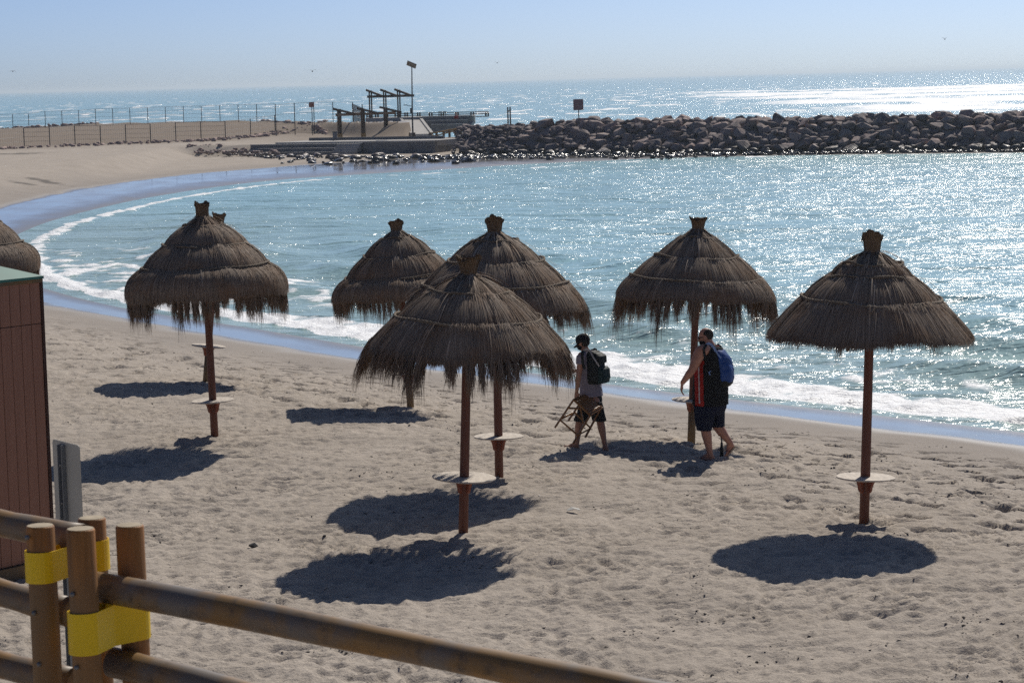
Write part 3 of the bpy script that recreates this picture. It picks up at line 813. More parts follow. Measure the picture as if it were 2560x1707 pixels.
band(fb, tb_, tb2, at_y(201, 1260 + 1310 / 3.508, 9.7).z, at_y(201, 1260 + 945 / 3.508, 9.7).z)
for q in ((181, 1485), (191, 1668)): bolt(fb, q[0], q[1], 9.66)
for r_ in (fa, fb):
    for ch in r_.children: ch.matrix_parent_inverse = Matrix.Translation(r_.location).inverted()

# ------------------------------------------------------------------ back of a small sign
sg = at_y(165, 1300, 16.0)
sr = empty('sign', (sg.x, sg.y, gz_flat(sg.x, sg.y)), 'small grey metal sign seen from behind, between the brown hut and the log fence', 'sign')
pl_, pr_ = at_y(131, 1096, 16.15), at_y(199, 1114, 15.80)
dv = (pr_ - pl_); dv.z = 0; wd_ = dv.length; dv.normalize(); nv = Vector((dv.y, -dv.x, 0))
cz_ = (pl_.z + pr_.z) / 2; hgt = 0.64; mid = (pl_ + pr_) / 2
R3 = Matrix((dv, -nv, Vector((0, 0, 1)))).transposed()
M_SIGN = plain('grey_sign_back', (0.33, 0.33, 0.30), 0.5, 0.08, 3); M_CHAN = plain('galvanised_channel', (0.16, 0.175, 0.19), 0.45, 0.15, 7, metal=0.3)
mb = MB(); n = 5; rc = 0.03; out = []
for cx, czz, a0 in ((wd_ / 2 - rc, hgt / 2 - rc, 0), (-wd_ / 2 + rc, hgt / 2 - rc, 90), (-wd_ / 2 + rc, -hgt / 2 + rc, 180), (wd_ / 2 - rc, -hgt / 2 + rc, 270)):
    for k in range(n):
        a = math.radians(a0 + 90 * k / (n - 1)); out.append((cx + rc * math.cos(a), czz + rc * math.sin(a)))
N = len(out); ctr = Vector((mid.x, mid.y, cz_ - hgt / 2))
for yy in (-0.002, 0.002): mb.v += [tuple(ctr + R3 @ Vector((x, yy, z))) for x, z in out]
mb.f = [tuple(range(N - 1, -1, -1)), tuple(range(N, 2 * N))] + [(i, (i + 1) % N, N + (i + 1) % N, N + i) for i in range(N)]
pn_ = mb.build('panel', M_SIGN, sr)
pc = ctr + dv * (-wd_ / 2 + wd_ * 0.40) + nv * 0.018
mb = MB()
for off, wdt in ((-0.032, 0.008), (0.032, 0.008)):
    mb.box((pc + dv * off + Vector((0, 0, 0)))[:2] + ((cz_ - 0.02 + sr.location.z - 0.3) / 2,) if False else (*(pc + dv * off)[:2], (cz_ - 0.02 + sr.location.z - 0.3) / 2), (wdt, 0.03, cz_ - 0.02 - sr.location.z + 0.3), R3)
mb.box((*(pc + nv * -0.012)[:2], (cz_ - 0.02 + sr.location.z - 0.3) / 2), (0.064, 0.006, cz_ - 0.02 - sr.location.z + 0.3), R3)
mb.build('channel_post', M_CHAN, sr)
for dz in (0.16, 0.42):
    q = pc + nv * 0.0; m2 = MB(); m2.ell((q.x - dv.x * 0.02, q.y - dv.y * 0.02, cz_ - dz), (0.010, 0.010, 0.010), n=8, m=5); m2.build('bolt', M_STEEL, sr)
for k in range(4):
    q = ctr + dv * (wd_ * (0.22 + 0.06 * k)) + nv * 0.0035; m2 = MB(); m2.box((q.x, q.y, cz_ - hgt + 0.07), (0.010, 0.001, 0.05), R3 @ Matrix.Rotation(0.25, 3, 'Y')); m2.build('sticker_mark', M_TABLE, sr)
for ch in sr.children: ch.matrix_parent_inverse = Matrix.Translation(sr.location).inverted()

# ------------------------------------------------------------------ brown beach hut
M_BOARD = wood('brown_painted_board', (0.30, 0.15, 0.10), 0.14, 0.7, (14, 14, 0.5), 2.0, 0.002)
M_GREEN = plain('green_roof_sheet', (0.045, 0.17, 0.135), 0.55, 0.15, 3)
M_DARKW = wood('dark_brown_trim', (0.06, 0.028, 0.02), 0.2)
Yh = 27.5
ct_ = at_y(98, 690, Yh); ch0 = at_y(115, 1040, Yh)
corner = Vector(((ct_.x + ch0.x) / 2, Yh, 0)); ztop = ct_.z
tdir = Vector((0.62, 0.785, 0)).normalized(); idir = Vector((-tdir.y, tdir.x, 0))
zg = gz_flat(corner.x, corner.y)
hut = empty('beach_hut', (corner.x, corner.y, zg), 'brown plank beach hut with a green roof at the left edge', 'hut')
zf = at_y(138, 1392, Yh).z
Wh = 2.4
R4 = Matrix((tdir, -idir * -1, Vector((0, 0, 1)))).transposed()
zj = at_y(103, 808, Yh).z
nb_ = 16; bw = Wh / nb_
proto_u = proto_l = None
for k in range(nb_):
    c_ = corner - tdir * (bw * (k + 0.5))
    for (z0, z1) in ((zf, zj - 0.004), (zj + 0.004, ztop - 0.02)):
        mb = MB(); mb.box((0, 0, 0), (bw - 0.007, 0.022, z1 - z0))
        o = mb.build('board', M_BOARD, hut, bevel=0.003)
        Mx = R4.to_4x4(); Mx.translation = c_ + idir * (0.011 + 0.003 * random.random()) + Vector((0, 0, (z0 + z1) / 2)); o.matrix_local = Mx
M_DARK = plain('dark_gap', (0.02, 0.013, 0.011), 0.9, 0.2)
cb_ = corner - tdir * (Wh / 2) + idir * (Wh / 2 + 0.028)
mb = MB(); mb.box((cb_.x, cb_.y, (zf + ztop) / 2), (Wh - 0.02, Wh, ztop - zf - 0.04), R4); mb.build('wall_core', M_DARK, hut)
mb = MB(); q = corner + tdir * 0.02 + idir * 0.035; mb.box((q.x, q.y, (zf + ztop) / 2), (0.038, 0.09, ztop - zf - 0.01), R4); mb.build('corner_trim', M_DARKW, hut)
mb = MB(); q = corner - tdir * Wh / 2; mb.box((q.x, q.y, zf - 0.09), (Wh, 0.10, 0.16), R4); mb.build('base_beam', M_FOOT, hut)
for k in range(3):
    q = corner - tdir * (0.1 + k * 1.1) + idir * 0.1; mb = MB(); mb.box((q.x, q.y, (zg - 0.2 + zf - 0.18) / 2), (0.12, 0.12, max(zf - 0.18 - zg + 0.2, 0.05)), R4); mb.build('stilt', M_DARKW, hut)
ov = 0.035; e0 = [corner + tdir * ov - idir * ov, corner - tdir * (Wh + ov) - idir * ov, corner - tdir * (Wh + ov) + idir * (Wh + 2 * ov), corner + tdir * ov + idir * (Wh + 2 * ov)]
apex = corner - tdir * (Wh / 2) + idir * (Wh / 2)
for k in range(4):
    a, c_ = e0[k], e0[(k + 1) % 4]
    zb = ztop
    mb = MB(); mb.v = [(a.x, a.y, zb), (c_.x, c_.y, zb), (apex.x, apex.y, zb + 0.46), (a.x, a.y, zb - 0.03), (c_.x, c_.y, zb - 0.03), (apex.x, apex.y, zb + 0.43)]
    mb.f = [(0, 1, 2), (5, 4, 3), (0, 3, 4, 1), (1, 4, 5, 2), (2, 5, 3, 0)]; mb.build('roof_panel', M_GREEN, hut)
mb = MB(); q = corner - tdir * Wh / 2 - idir * 0.012; mb.box((q.x, q.y, ztop - 0.052), (Wh + 0.05, 0.02, 0.04), R4); mb.build('eave_board', M_FOOT, hut)
for ch in hut.children:
    ch.matrix_parent_inverse = Matrix.Translation(hut.location).inverted()

# ------------------------------------------------------------------ breakwater of boulders
def Z2(u, v): return 640 + u / 3.672, 130 + v / 3.672      # helper: enlarged crop -> photo pixels
def rock_mesh(name, seed, n=13, flat=0.7, rough=0.0):
    r = np.random.default_rng(seed); bm = bmesh.new()
    for _ in range(n):
        v = r.standard_normal(3); v /= np.linalg.norm(v)
        v = np.sign(v) * np.abs(v) ** 0.85
        v *= (0.85 + 0.25 * r.random())
        bm.verts.new((v[0] * 0.55, v[1] * 0.5, v[2] * 0.5 * flat))
    bmesh.ops.convex_hull(bm, input=bm.verts)
    for v in [v for v in bm.verts if not v.link_faces]: bm.verts.remove(v)
    me = bpy.data.meshes.new(name); bm.to_mesh(me); bm.free(); return me
b = NB('breakwater_rock')
ri = b.n('ShaderNodeObjectInfo').outputs['Random']
nz = b.noise(2.2, 5, 0.65, b.pos())
cc = b.ramp(nz.outputs[0], [(0.3, (0.18, 0.15, 0.145)), (0.7, (0.33, 0.275, 0.26))]).outputs[0]
tint = b.ramp(ri, [(0.0, (0.62, 0.60, 0.64)), (0.5, (1.0, 0.95, 0.93)), (1.0, (1.35, 1.16, 1.08))]).outputs[0]
mu = b.n('ShaderNodeMix', data_type='RGBA', blend_type='MULTIPLY'); mu.inputs[0].default_value = 1; b.l(cc, mu.inputs[6]); b.l(tint, mu.inputs[7])
zz = b.n('ShaderNodeSeparateXYZ'); b.l(b.pos(), zz.inputs[0])
wetk = b.ramp(b.math('ADD', zz.outputs[2], b.math('MULTIPLY', b.math('SUBTRACT', nz.outputs[0], 0.5), 0.5)), [(0.35, 1.0), (0.85, 0.0)]).outputs[0]
cc = b.mix(wetk, mu.outputs[2], (0.035, 0.032, 0.030))
b.set(Base_Color=cc, Roughness=b.ramp(wetk, [(0, 0.8), (1, 0.22)]).outputs[0], Specular_IOR_Level=b.ramp(wetk, [(0, 0.25), (1, 0.6)]).outputs[0], Normal=b.bump(nz.outputs[0], 0.8, 0.12))
M_ROCK = b.m
ROCKS = [rock_mesh('boulder', 500 + i, 18 + i % 5, 0.62 + 0.05 * (i % 5)) for i in range(14)]
for m_ in ROCKS: m_.materials.append(M_ROCK)
BW_FOOT = smooth_line([(-7.5, 214.5), (-2, 213.8), (3, 212.3), (12.5, 206.8), (23.2, 201.6), (41.4, 192.6), (52, 187.5), (70, 179)], 6)
def along(P, s):
    for (a, c_) in zip(P[:-1], P[1:]):
        L = math.hypot(c_[0] - a[0], c_[1] - a[1])
        if s <= L or c_ is P[-1]:
            t = s / L; return Vector((a[0] + (c_[0] - a[0]) * t, a[1] + (c_[1] - a[1]) * t, 0)), Vector((c_[0] - a[0], c_[1] - a[1], 0)).normalized()
        s -= L
bw = empty('breakwater', (12.5, 206.6, 0), 'long breakwater of piled dark boulders closing the bay on the right', 'breakwater')
bw_inv = Matrix.Translation(bw.location).inverted()
# packed core that the boulders lie on
Ls = np.linspace(3.0, 84, 60); mb = MB(); prof = [(-1.5, -1.0), (0.6, 0.0), (2.6, 1.15), (4.6, 2.25), (5.4, 2.55), (8.0, 2.55), (9.5, 2.0), (13, -1.2)]
rr = np.random.default_rng(90)
for s_ in Ls:
    p, d = along(BW_FOOT, s_); nrm = Vector((-d.y, d.x, 0))
    for (q, z) in prof: mb.v.append((p.x + nrm.x * q, p.y + nrm.y * q, z + rr.normal() * 0.08))
k = len(prof)
for i in range(len(Ls) - 1):
    for j in range(k - 1): mb.f.append((i * k + j, (i + 1) * k + j, (i + 1) * k + j + 1, i * k + j + 1))
o = mb.build('rubble_core', M_ROCK, bw); o.matrix_parent_inverse = bw_inv; o['kind'] = 'stuff'
def put_rock(root, inv, p, size, rng, name='boulder', flat=1.0):
    o = bpy.data.objects.new(name, ROCKS[int(rng.integers(len(ROCKS)))]); COL.objects.link(o); o.parent = root; o.matrix_parent_inverse = inv
    o.location = p; o.rotation_euler = (rng.normal() * 0.25 + 0.12, rng.normal() * 0.25, rng.random() * 6.28)
    o.scale = (size * (0.9 + 0.35 * rng.random()), size * (0.8 + 0.3 * rng.random()), size * (0.75 + 0.3 * rng.random()) * flat)
    return o
rng = np.random.default_rng(5)
SMALL = []          # the many little stones, joined
spots = []
for q in np.arange(0.7, 7.2, 0.62):
    z = float(np.interp(q, [0.6, 2.6, 4.6, 5.6, 7.2], [0.25, 1.35, 2.45, 2.8, 2.7])); s_ = 7.5 + rng.random()
    while s_ < 72:
        s0 = 0.62 + 0.75 * rng.random() ** 1.6
        p, d = along(BW_FOOT, s_ + s0 / 2); nrm = Vector((-d.y, d.x, 0))
        spots.append((p + nrm * (q + rng.normal() * 0.2) + Vector((0, 0, z - 0.1 + rng.normal() * 0.10)), s0 * 1.2))
        s_ += s0 * 1.05
def vis(p):
    v = p - CAMP; return abs(v.dot(CR) / v.dot(CF)) < 0.235
spots.sort(key=lambda a: (not vis(a[0]), -a[1]))
for i, (p, s0) in enumerate(spots):
    if i < 300: put_rock(bw, bw_inv, p, s0, rng)
    else: SMALL.append((p, s0))
# smaller rubble: towards the platform the slope is finer, and along the foot
for _ in range(620):
    s_ = 2.5 + rng.random() ** 1.2 * 17; q = rng.random() * 6.2
    p, d = along(BW_FOOT, s_); nrm = Vector((-d.y, d.x, 0))
    SMALL.append((p + nrm * q + Vector((0, 0, np.interp(q, [0, 0.6, 2.6, 4.6, 6.5], [-0.05, 0.1, 1.2, 2.3, 2.7]) + 0.04)), 0.3 + 0.5 * rng.random() ** 2))
for _ in range(1100):
    s_ = 2.5 + rng.random() ** 1.5 * 70; q = -0.3 - abs(rng.normal()) * 1.7 * np.interp(s_, [0, 26, 42], [2.0, 1.9, 0.35])
    p, d = along(BW_FOOT, s_); nrm = Vector((-d.y, d.x, 0)); P_ = p + nrm * q
    SMALL.append((Vector((P_.x, P_.y, 0.05 + rng.random() * 0.1)), 0.25 + 0.5 * rng.random() ** 2.5))
def joined_rocks(name, items, root, inv):
    Vs, Fs = [], []; o_ = 0
    cache = []
    for m_ in ROCKS:
        v = np.zeros(len(m_.vertices) * 3); m_.vertices.foreach_get('co', v); cache.append((v.reshape(-1, 3), np.array([list(p.vertices) for p in m_.polygons])))
    for p, s0 in items:
        v, f = cache[int(rng.integers(len(cache)))]; a = rng.random() * 6.28
        R_ = np.array(Matrix.Rotation(a, 3, 'Z') @ Matrix.Rotation(rng.normal() * 0.4, 3, 'X'))
        Vs.append((v * s0 * np.array([1.0 + 0.3 * rng.random(), 1, 0.9])) @ R_.T + np.array(p)); Fs.append(f + o_); o_ += len(v)
    o = link(name, mesh_np(name, np.concatenate(Vs), np.concatenate(Fs)), M_ROCK, root)
    if root is not None: o.matrix_parent_inverse = inv
    o['kind'] = 'stuff'; return o
joined_rocks('rubble', SMALL, bw, bw_inv)
# scree of cobbles left of the platform, wet stones before it
XY = [(470 + rng.random() * 225, 366 + rng.random() * 32) for _ in range(520)]
XY = [(x, y) for x, y in XY if 364 + (x - 470) * 0.03 < y < 372 + (x - 470) * 0.13]
items = [(p + Vector((0, 0, 0.05)), 0.22 + 0.35 * rng.random() ** 2) for p in on_ground_many(*zip(*XY))]
sc_ = joined_rocks('cobbles', items, None, None); tag(sc_, 'patch of dark cobbles on the sand left of the concrete steps', 'cobbles')
XY = [(700 + rng.random() * 480, 392 + abs(rng.normal()) * 9) for _ in range(150)]
XY = [(x, y) for x, y in XY if y < 412]
items = [(p + Vector((0, 0, 0.06)), 0.3 + 0.75 * rng.random() ** 2.2) for p in on_ground_many(*zip(*XY))]
sc2 = joined_rocks('wet_rocks', items, None, None); tag(sc2, 'scattered wet dark rocks on the sand below the concrete platform', 'rocks')
PT = []; SZ = []
for (x0, y0), (x1, y1) in zip([(0, 373), (252, 362), (503, 352), (627, 343.5), (690, 336)], [(252, 362), (503, 352), (627, 343.5), (690, 336), (890, 327)]):
    for _ in range(60):
        t = rng.random(); PT.append(at_z(x0 + (x1 - x0) * t, y0 + (y1 - y0) * t + rng.normal() * 1.2, 1.3)); SZ.append(0.25 + 0.5 * rng.random() ** 3)
for (x0, x1) in ((-20, 250), (250, 500), (500, 640), (640, 820)):
    for _ in range(50):
        x = x0 + (x1 - x0) * rng.random()
        PT.append(at_y(x, 310, float(np.interp(x, [0, 250, 500, 640, 820], [362, 371, 353, 326, 262])))); SZ.append(0.35 + 0.7 * rng.random() ** 2.5)
items = list(zip(drop_many(PT, 0.06), SZ))
sc3 = joined_rocks('stones', items, None, None); tag(sc3, 'lines of small stones along the fence and the crest of the sand spit', 'stones')

# ------------------------------------------------------------------ wire fences on the spit
M_FPOST = plain('dark_fence_steel', (0.05, 0.055, 0.06), 0.6, 0.2, 4)
b = NB('wire_mesh')
tc = b.n('ShaderNodeTexCoord').outputs['UV']
b.set(Base_Color=(0.16, 0.16, 0.16), Roughness=0.6)
M_WIRE = b.m
def wire_fence(label, pts, hs, nwire=5):
    root = empty('wire_fence', pts[0], label, 'fence', 'wire fences on the sand spit'); inv = Matrix.Translation(root.location).inverted()
    for p, h in zip(pts, hs):
        mb = MB(); mb.tube([(p.x, p.y, p.z - 0.2), (p.x, p.y, p.z + h)], 0.05, 7); o = mb.build('post', M_FPOST, root); o.matrix_parent_inverse = inv
    for k in range(nwire):
        f = 0.04 + 0.95 * k / (nwire - 1)
        mb = MB(); mb.tube([(p.x, p.y, p.z + h * f) for p, h in zip(pts, hs)], 0.012 if k < nwire - 1 else 0.018, 4); o = mb.build('wire', M_WIRE, root); o.matrix_parent_inverse = inv
    mb = MB()       # upright mesh wires between the posts
    for (p, h), (q, h2) in zip(list(zip(pts, hs))[:-1], list(zip(pts, hs))[1:]):
        for j in range(1, 12):
            t = j / 12; c_ = p.lerp(q, t); mb.box((c_.x, c_.y, c_.z + h * 0.5), (0.010, 0.010, h * 0.95))
    o = mb.build('mesh_wires', M_WIRE, root); o.matrix_parent_inverse = inv; o['kind'] = 'stuff'
    return root
def on_spit(x, Y):
    p = at_y(x, 320, Y); p = at_y(x, 320, Y); return Vector((p.x, p.y, gz_flat(p.x, p.y)))
fx = [-66, -3, 61, 125, 188, 252, 315, 377, 440, 503, 564, 627, 688]
fyb = [376, 373, 368, 366, 362.5, 362, 359, 357.6, 354, 352, 350, 343.5, 335.7]
fh = [47, 48, 47.5, 47, 47, 47, 47, 47, 47, 47, 46, 45, 45]
pts = []; hs = []
for x, y, h in zip(fx, fyb, fh):
    p = at_z(x, y, 1.28); p.z = gz_flat(p.x, p.y); pts.append(p); hs.append(h * px_size(p.y))
wire_fence('front wire fence on the sand spit, its posts rising from a line of stones', pts, hs)
bx = [-8, 32.5, 72.5, 114, 156, 198, 240, 283, 326, 370.5, 415, 460, 505, 551, 597, 643, 690]
bt = [287, 285, 284, 279, 277, 276, 272.5, 271.5, 270, 269, 267, 266, 265, 263, 262, 260.5, 260]
pts = []; hs = []
for x, t in zip(bx, bt):
    Yc = float(np.interp(x, [0, 250, 500, 640, 700], [352, 356, 340, 318, 305])); p = on_spit(x, Yc); top = at_y(x, t, Yc); pts.append(p); hs.append(max(1.4, top.z - p.z))
wire_fence('rear wire fence on the crest of the sand spit, standing out against the sea', pts, hs)
pts = []; hs = []
for x, yb, t in ((690, 336, 262), (737.5, 333, 258), (786, 331.6, 255), (833.5, 326, 255), (883, 326, 255)):
    p = at_z(x, yb, 1.5); p = on_spit(x, min(p.y, 282)); top = at_y(x, t, p.y); pts.append(p); hs.append(top.z - p.z)
wire_fence('taller wire fence closing the spit between the two fences and the lower pergola', pts, hs, 4)

# ------------------------------------------------------------------ concrete platform, steps, pergolas
M_CONC = plain('pale_concrete', (0.36, 0.345, 0.325), 0.85, 0.15, 1.2, bump=0.01, obj=False)
M_CONC_SHADE = plain('shaded_concrete', (0.17, 0.165, 0.165), 0.85, 0.3, 0.9, bump=0.01, obj=False)  # darker copy of the concrete, shade of the sun-averted faces painted in
M_TIMB = wood('dark_timber', (0.085, 0.055, 0.038), 0.3)
M_TIMBY = wood('yellow_timber', (0.32, 0.20, 0.07), 0.25)
M_BEAMB = wood('pale_brown_beam', (0.24, 0.16, 0.10), 0.2)
def pb(root, inv, name, mat, mb, bevel=0):
    o = mb.build(name, mat, root, bevel=bevel); o.matrix_parent_inverse = inv; return o
z1_, z2_ = 1.42, 3.0
# platform
L0 = at_z(*Z2(985, 938), 0.25); L1 = at_z(*Z2(1645, 930), 0.25)
dpl = (L1 - L0); dpl.z = 0; wpl = dpl.length; dpl.normalize(); npl = Vector((-dpl.y, dpl.x, 0))
Rpl = Matrix((dpl, npl, Vector((0, 0, 1)))).transposed()
plat = empty('concrete_platform', (L0.x, L0.y, 0.25), 'shaded concrete platform wall standing above the rocks below the pergola', 'platform'); pinv = Matrix.Translation(plat.location).inverted()
def plb(x0, x1, y0, y1, z0, z1): # box in platform coordinates
    c_ = L0 + dpl * ((x0 + x1) / 2) + npl * ((y0 + y1) / 2); mb = MB(); mb.box((c_.x, c_.y, (z0 + z1) / 2), (x1 - x0, y1 - y0, z1 - z0), Rpl); return mb
pb(plat, pinv, 'front_wall', M_CONC_SHADE, plb(0, wpl, 0, 0.35, -0.3, z1_ - 0.12))
pb(plat, pinv, 'coping', M_CONC, plb(-0.03, wpl + 0.03, -0.04, 0.45, z1_ - 0.118, z1_ + 0.02))
pb(plat, pinv, 'floor_slab', M_CONC, plb(-9.5, wpl, 0.452, 6.4, z1_ - 0.5, z1_))
pb(plat, pinv, 'end_wall', M_CONC_SHADE, plb(wpl - 0.3, wpl + 0.002, 0.36, 5.5, -0.3, z1_ - 0.51))
pb(plat, pinv, 'back_kerb', M_CONC_SHADE, plb(-8.5, wpl - 1.6, 5.4, 5.75, z1_ + 0.002, z1_ + 0.28))
# long seating steps down to the sand
steps = empty('seating_steps', (L0.x - 4, L0.y, 0.2), 'long low concrete seating steps running left from the platform wall', 'steps'); sinv = Matrix.Translation(steps.location).inverted()
for k, (zt, x0, yf) in enumerate(((1.28, -11.8, -0.25), (0.92, -10.6, -0.95), (0.56, -9.6, -1.6))):
    pb(steps, sinv, 'step', M_CONC_SHADE, plb(x0, -0.05, yf, 1.6, -0.4 - 0.01 * k, zt - 0.07))
    pb(steps, sinv, 'tread', M_CONC, plb(x0 - 0.03, -0.05, yf - 0.05, yf + 0.62, zt - 0.068, zt))
for k in range(5):
    pb(steps, sinv, 'stair', M_CONC, plb(-2.4, -0.06, -0.7 - 0.28 * k, -0.4 - 0.28 * k + 0.02, -0.3, 1.24 - 0.2 * k))
# lower pergola
def pergola(label, base_pts, zb, ztop, zbeam, beam_ext, rafter, mat_foot, beam_mat):
    root = empty('pergola', base_pts[0], label, 'pergola', 'timber pergolas'); inv = Matrix.Translation(root.location).inverted()
    d = (base_pts[-1] - base_pts[0]); d.z = 0; d.normalize(); nn_ = Vector((-d.y, d.x, 0))
    for p in base_pts:
        for s in (-1, 1):
            q = p + d * (s * 0.115) ; mb = MB(); mb.box((q.x, q.y, (zb + ztop) / 2), (0.15, 0.24, ztop - zb), Matrix((d, nn_, Vector((0, 0, 1)))).transposed()); pb(root, inv, 'post', M_TIMB, mb)
        mb = MB(); q = p - nn_ * 0.02; mb.box((q.x, q.y, zb + 0.26), (0.42, 0.30, 0.52), Matrix((d, nn_, Vector((0, 0, 1)))).transposed()); pb(root, inv, 'post_foot', mat_foot, mb, 0.02)
        # sloping rafter through the head of the post pair
        a = p + d * rafter[0] + Vector((0, 0, ztop - zb + rafter[1])); c_ = p + d * rafter[2] + Vector((0, 0, zbeam - zb + rafter[3])) - nn_ * 0.9
        mb = MB(); mb.bar(a + nn_ * 0.5, c_, 0.16, 0.22); pb(root, inv, 'rafter', M_TIMB, mb)
    a = base_pts[0] - d * beam_ext[0]; c_ = base_pts[-1] + d * beam_ext[1]; a.z = c_.z = zbeam
    for s in (-1, 1):
        mb = MB(); mb.bar(a + nn_ * 0.17 * s, c_ + nn_ * 0.17 * s, 0.10, 0.26); pb(root, inv, 'beam', beam_mat, mb)
    return root
bp = [at_z(*Z2(771, 800), z1_), at_z(*Z2(987, 793), z1_), at_z(*Z2(1196, 780), z1_)]
for p in bp: p.z = z1_
Y_ = bp[1].y; zt = at_y(*Z2(985, 520), Y_).z; zbm = at_y(*Z2(985, 572), Y_).z
pergola('lower timber pergola standing on the concrete platform, with a pale brown beam', bp, z1_, zt, zbm, (0.3, 1.15), (-0.35, 0.05, 1.35, 0.02), M_TIMBY, M_BEAMB)
# bank of sand is ground; the upper deck with its pergola
bp = [at_z(*Z2(1056, 606), z2_), at_z(*Z2(1187, 606), z2_), at_z(*Z2(1316, 604), z2_)]
Y_ = sum(p.y for p in bp) / 3 + 1.0
bp = [at_y(*Z2(u, 604), Y_) for u in (1056, 1187, 1316)]
for p in bp: p.z = z2_
zt = at_y(*Z2(1187, 352), Y_).z; zbm = at_y(*Z2(1187, 408), Y_).z
pergola('upper timber pergola on the deck behind, its beams dark against the sea', bp, z2_, zt, zbm, (0.35, 1.7), (-0.45, 0.06, 1.3, 0.05), M_TIMB, M_TIMB)
deck = empty('upper_deck', (at_y(*Z2(1400, 620), Y_).x, Y_, z2_ - 0.3), 'pale concrete deck with a ramp at the landward end of the breakwater', 'deck'); dinv = Matrix.Translation(deck.location).inverted()
xa = at_y(*Z2(1010, 620), Y_).x; xb = at_y(*Z2(2010, 620), Y_).x
mb = MB(); mb.box(((xa + xb) / 2, Y_ + 1.6, z2_ - 0.45), (xb - xa, 5.2, 0.9)); pb(deck, dinv, 'slab', M_CONC, mb)
# ramp with its two cheek walls
def quad_slab(pts, th):
    mb = MB(); mb.v = [tuple(p) for p in pts] + [(p.x, p.y, p.z - th) for p in pts]
    mb.f = [(0, 1, 2, 3), (7, 6, 5, 4), (0, 4, 5, 1), (1, 5, 6, 2), (2, 6, 7, 3), (3, 7, 4, 0)]; return mb
Yd = Y_ - 1.0; Yp = at_z(*Z2(1500, 752), z1_ + 0.32).y
r_tl, r_tr = at_y(*Z2(1345, 622), Yd), at_y(*Z2(1503, 622), Yd); r_bl, r_br = at_y(*Z2(1445, 756), Yp), at_y(*Z2(1600, 752), Yp)
pb(deck, dinv, 'ramp', M_CONC, quad_slab([r_bl, r_br, r_tr, r_tl], 0.35))
for (a, c_, w_) in ((r_tl, r_bl, -0.30), (r_tr, r_br, 0.30)):
    p0, p1 = a + Vector((0, 0, 0.14)), c_ + Vector((0, 0, 0.14)); x_ = Vector((w_, 0, 0)); e = Vector((0.01 if w_ > 0 else -0.01, 0, 0))
    pb(deck, dinv, 'cheek_wall', M_CONC, quad_slab([p1 + e, p1 + x_, p0 + x_, p0 + e] if w_ > 0 else [p1 + x_, p1 + e, p0 + e, p0 + x_], 0.7))
for k in range(3):
    ya = Yp - 0.3 - 0.32 * k; zt_ = r_bl.z - 0.02 - (r_bl.z - z1_) * (k + 1) / 4; mb = MB()
    mb.box(((r_bl.x + r_br.x) / 2, ya, (zt_ + z1_) / 2), (r_br.x - r_bl.x + 0.3, 0.32, max(zt_ - z1_ + 0.1, 0.04))); pb(deck, dinv, 'stair', M_CONC, mb)
# broad terraces right of the ramp, risers in the painted shade tone
za = [at_y(*Z2(1600, v), Yd).z for v in (640, 680, 718)]
for k, v in enumerate((632, 678, 716)):
    y0 = Yd - 0.55 * k - 0.02; zt_ = z2_ - 0.02 - 0.42 * k
    xl = at_y(*Z2(1525 + 42 * k, v), y0).x; xr = at_y(*Z2(1985 - 36 * k, v), y0).x
    mb = MB(); mb.box(((xl + xr) / 2, y0 + 0.05, zt_ - 0.45), (xr - xl, 0.55, 0.82)); pb(deck, dinv, 'terrace_riser', M_CONC_SHADE, mb)
    mb = MB(); mb.box(((xl + xr) / 2, y0 + 0.03, zt_ + 0.02), (xr - xl, 0.60, 0.10)); pb(deck, dinv, 'terrace_tread', M_CONC, mb)
a, c_ = at_y(*Z2(1985, 636), Yd - 0.1), at_y(*Z2(1897, 752), Yd - 2.6)
pb(deck, dinv, 'edge_wall', M_CONC, quad_slab([c_ + Vector((-0.16, 0, 0)), c_ + Vector((0.2, 0, 0)), a + Vector((0.2, 0, 0)), a + Vector((-0.16, 0, 0))], 0.6))
# rear railing of the deck
rail_ = empty('deck_railing', (xa, Y_ + 3.4, z2_), 'dark timber railing along the seaward edge of the upper deck', 'railing'); rinv = Matrix.Translation(rail_.location).inverted()
Yr = Y_ + 3.4
us = [1030, 1110, 1200, 1290, 1380, 1495, 1605, 1712, 1846, 1986, 2122]
for u in us:
    p = at_y(*Z2(u, 620), Yr); t = at_y(*Z2(u, 556), Yr)
    for s in (-0.13, 0.13):
        mb = MB(); mb.box((p.x + s, Yr, (z2_ - 0.2 + t.z) / 2), (0.17, 0.18, t.z - z2_ + 0.2)); pb(rail_, rinv, 'post', M_TIMB, mb)
for v in (562, 580, 606):
    a, c_ = at_y(*Z2(1015, v + 6), Yr - 0.14), at_y(*Z2(2135, v), Yr - 0.14); zz_ = (a.z + c_.z) / 2; a.z = c_.z = at_y(*Z2(1600, v), Yr).z
    mb = MB(); mb.bar(a, c_, 0.09, 0.09); pb(rail_, rinv, 'rail', M_TIMB, mb)
# bench on the deck
bn = at_y(*Z2(1712, 618), Yr - 0.9); bench = empty('bench', (bn.x, bn.y, z2_), 'small timber bench on the upper deck in front of the railing', 'bench'); binv = Matrix.Translation(bench.location).inverted()
mb = MB(); mb.box((bn.x, bn.y, z2_ + 0.46), (0.9, 0.4, 0.07)); pb(bench, binv, 'seat', M_TIMB, mb)
for s in (-1, 1):
    for t in (-1, 1): mb = MB(); mb.box((bn.x + s * 0.36, bn.y + t * 0.14, z2_ + 0.21), (0.08, 0.08, 0.42)); pb(bench, binv, 'leg', M_TIMB, mb)
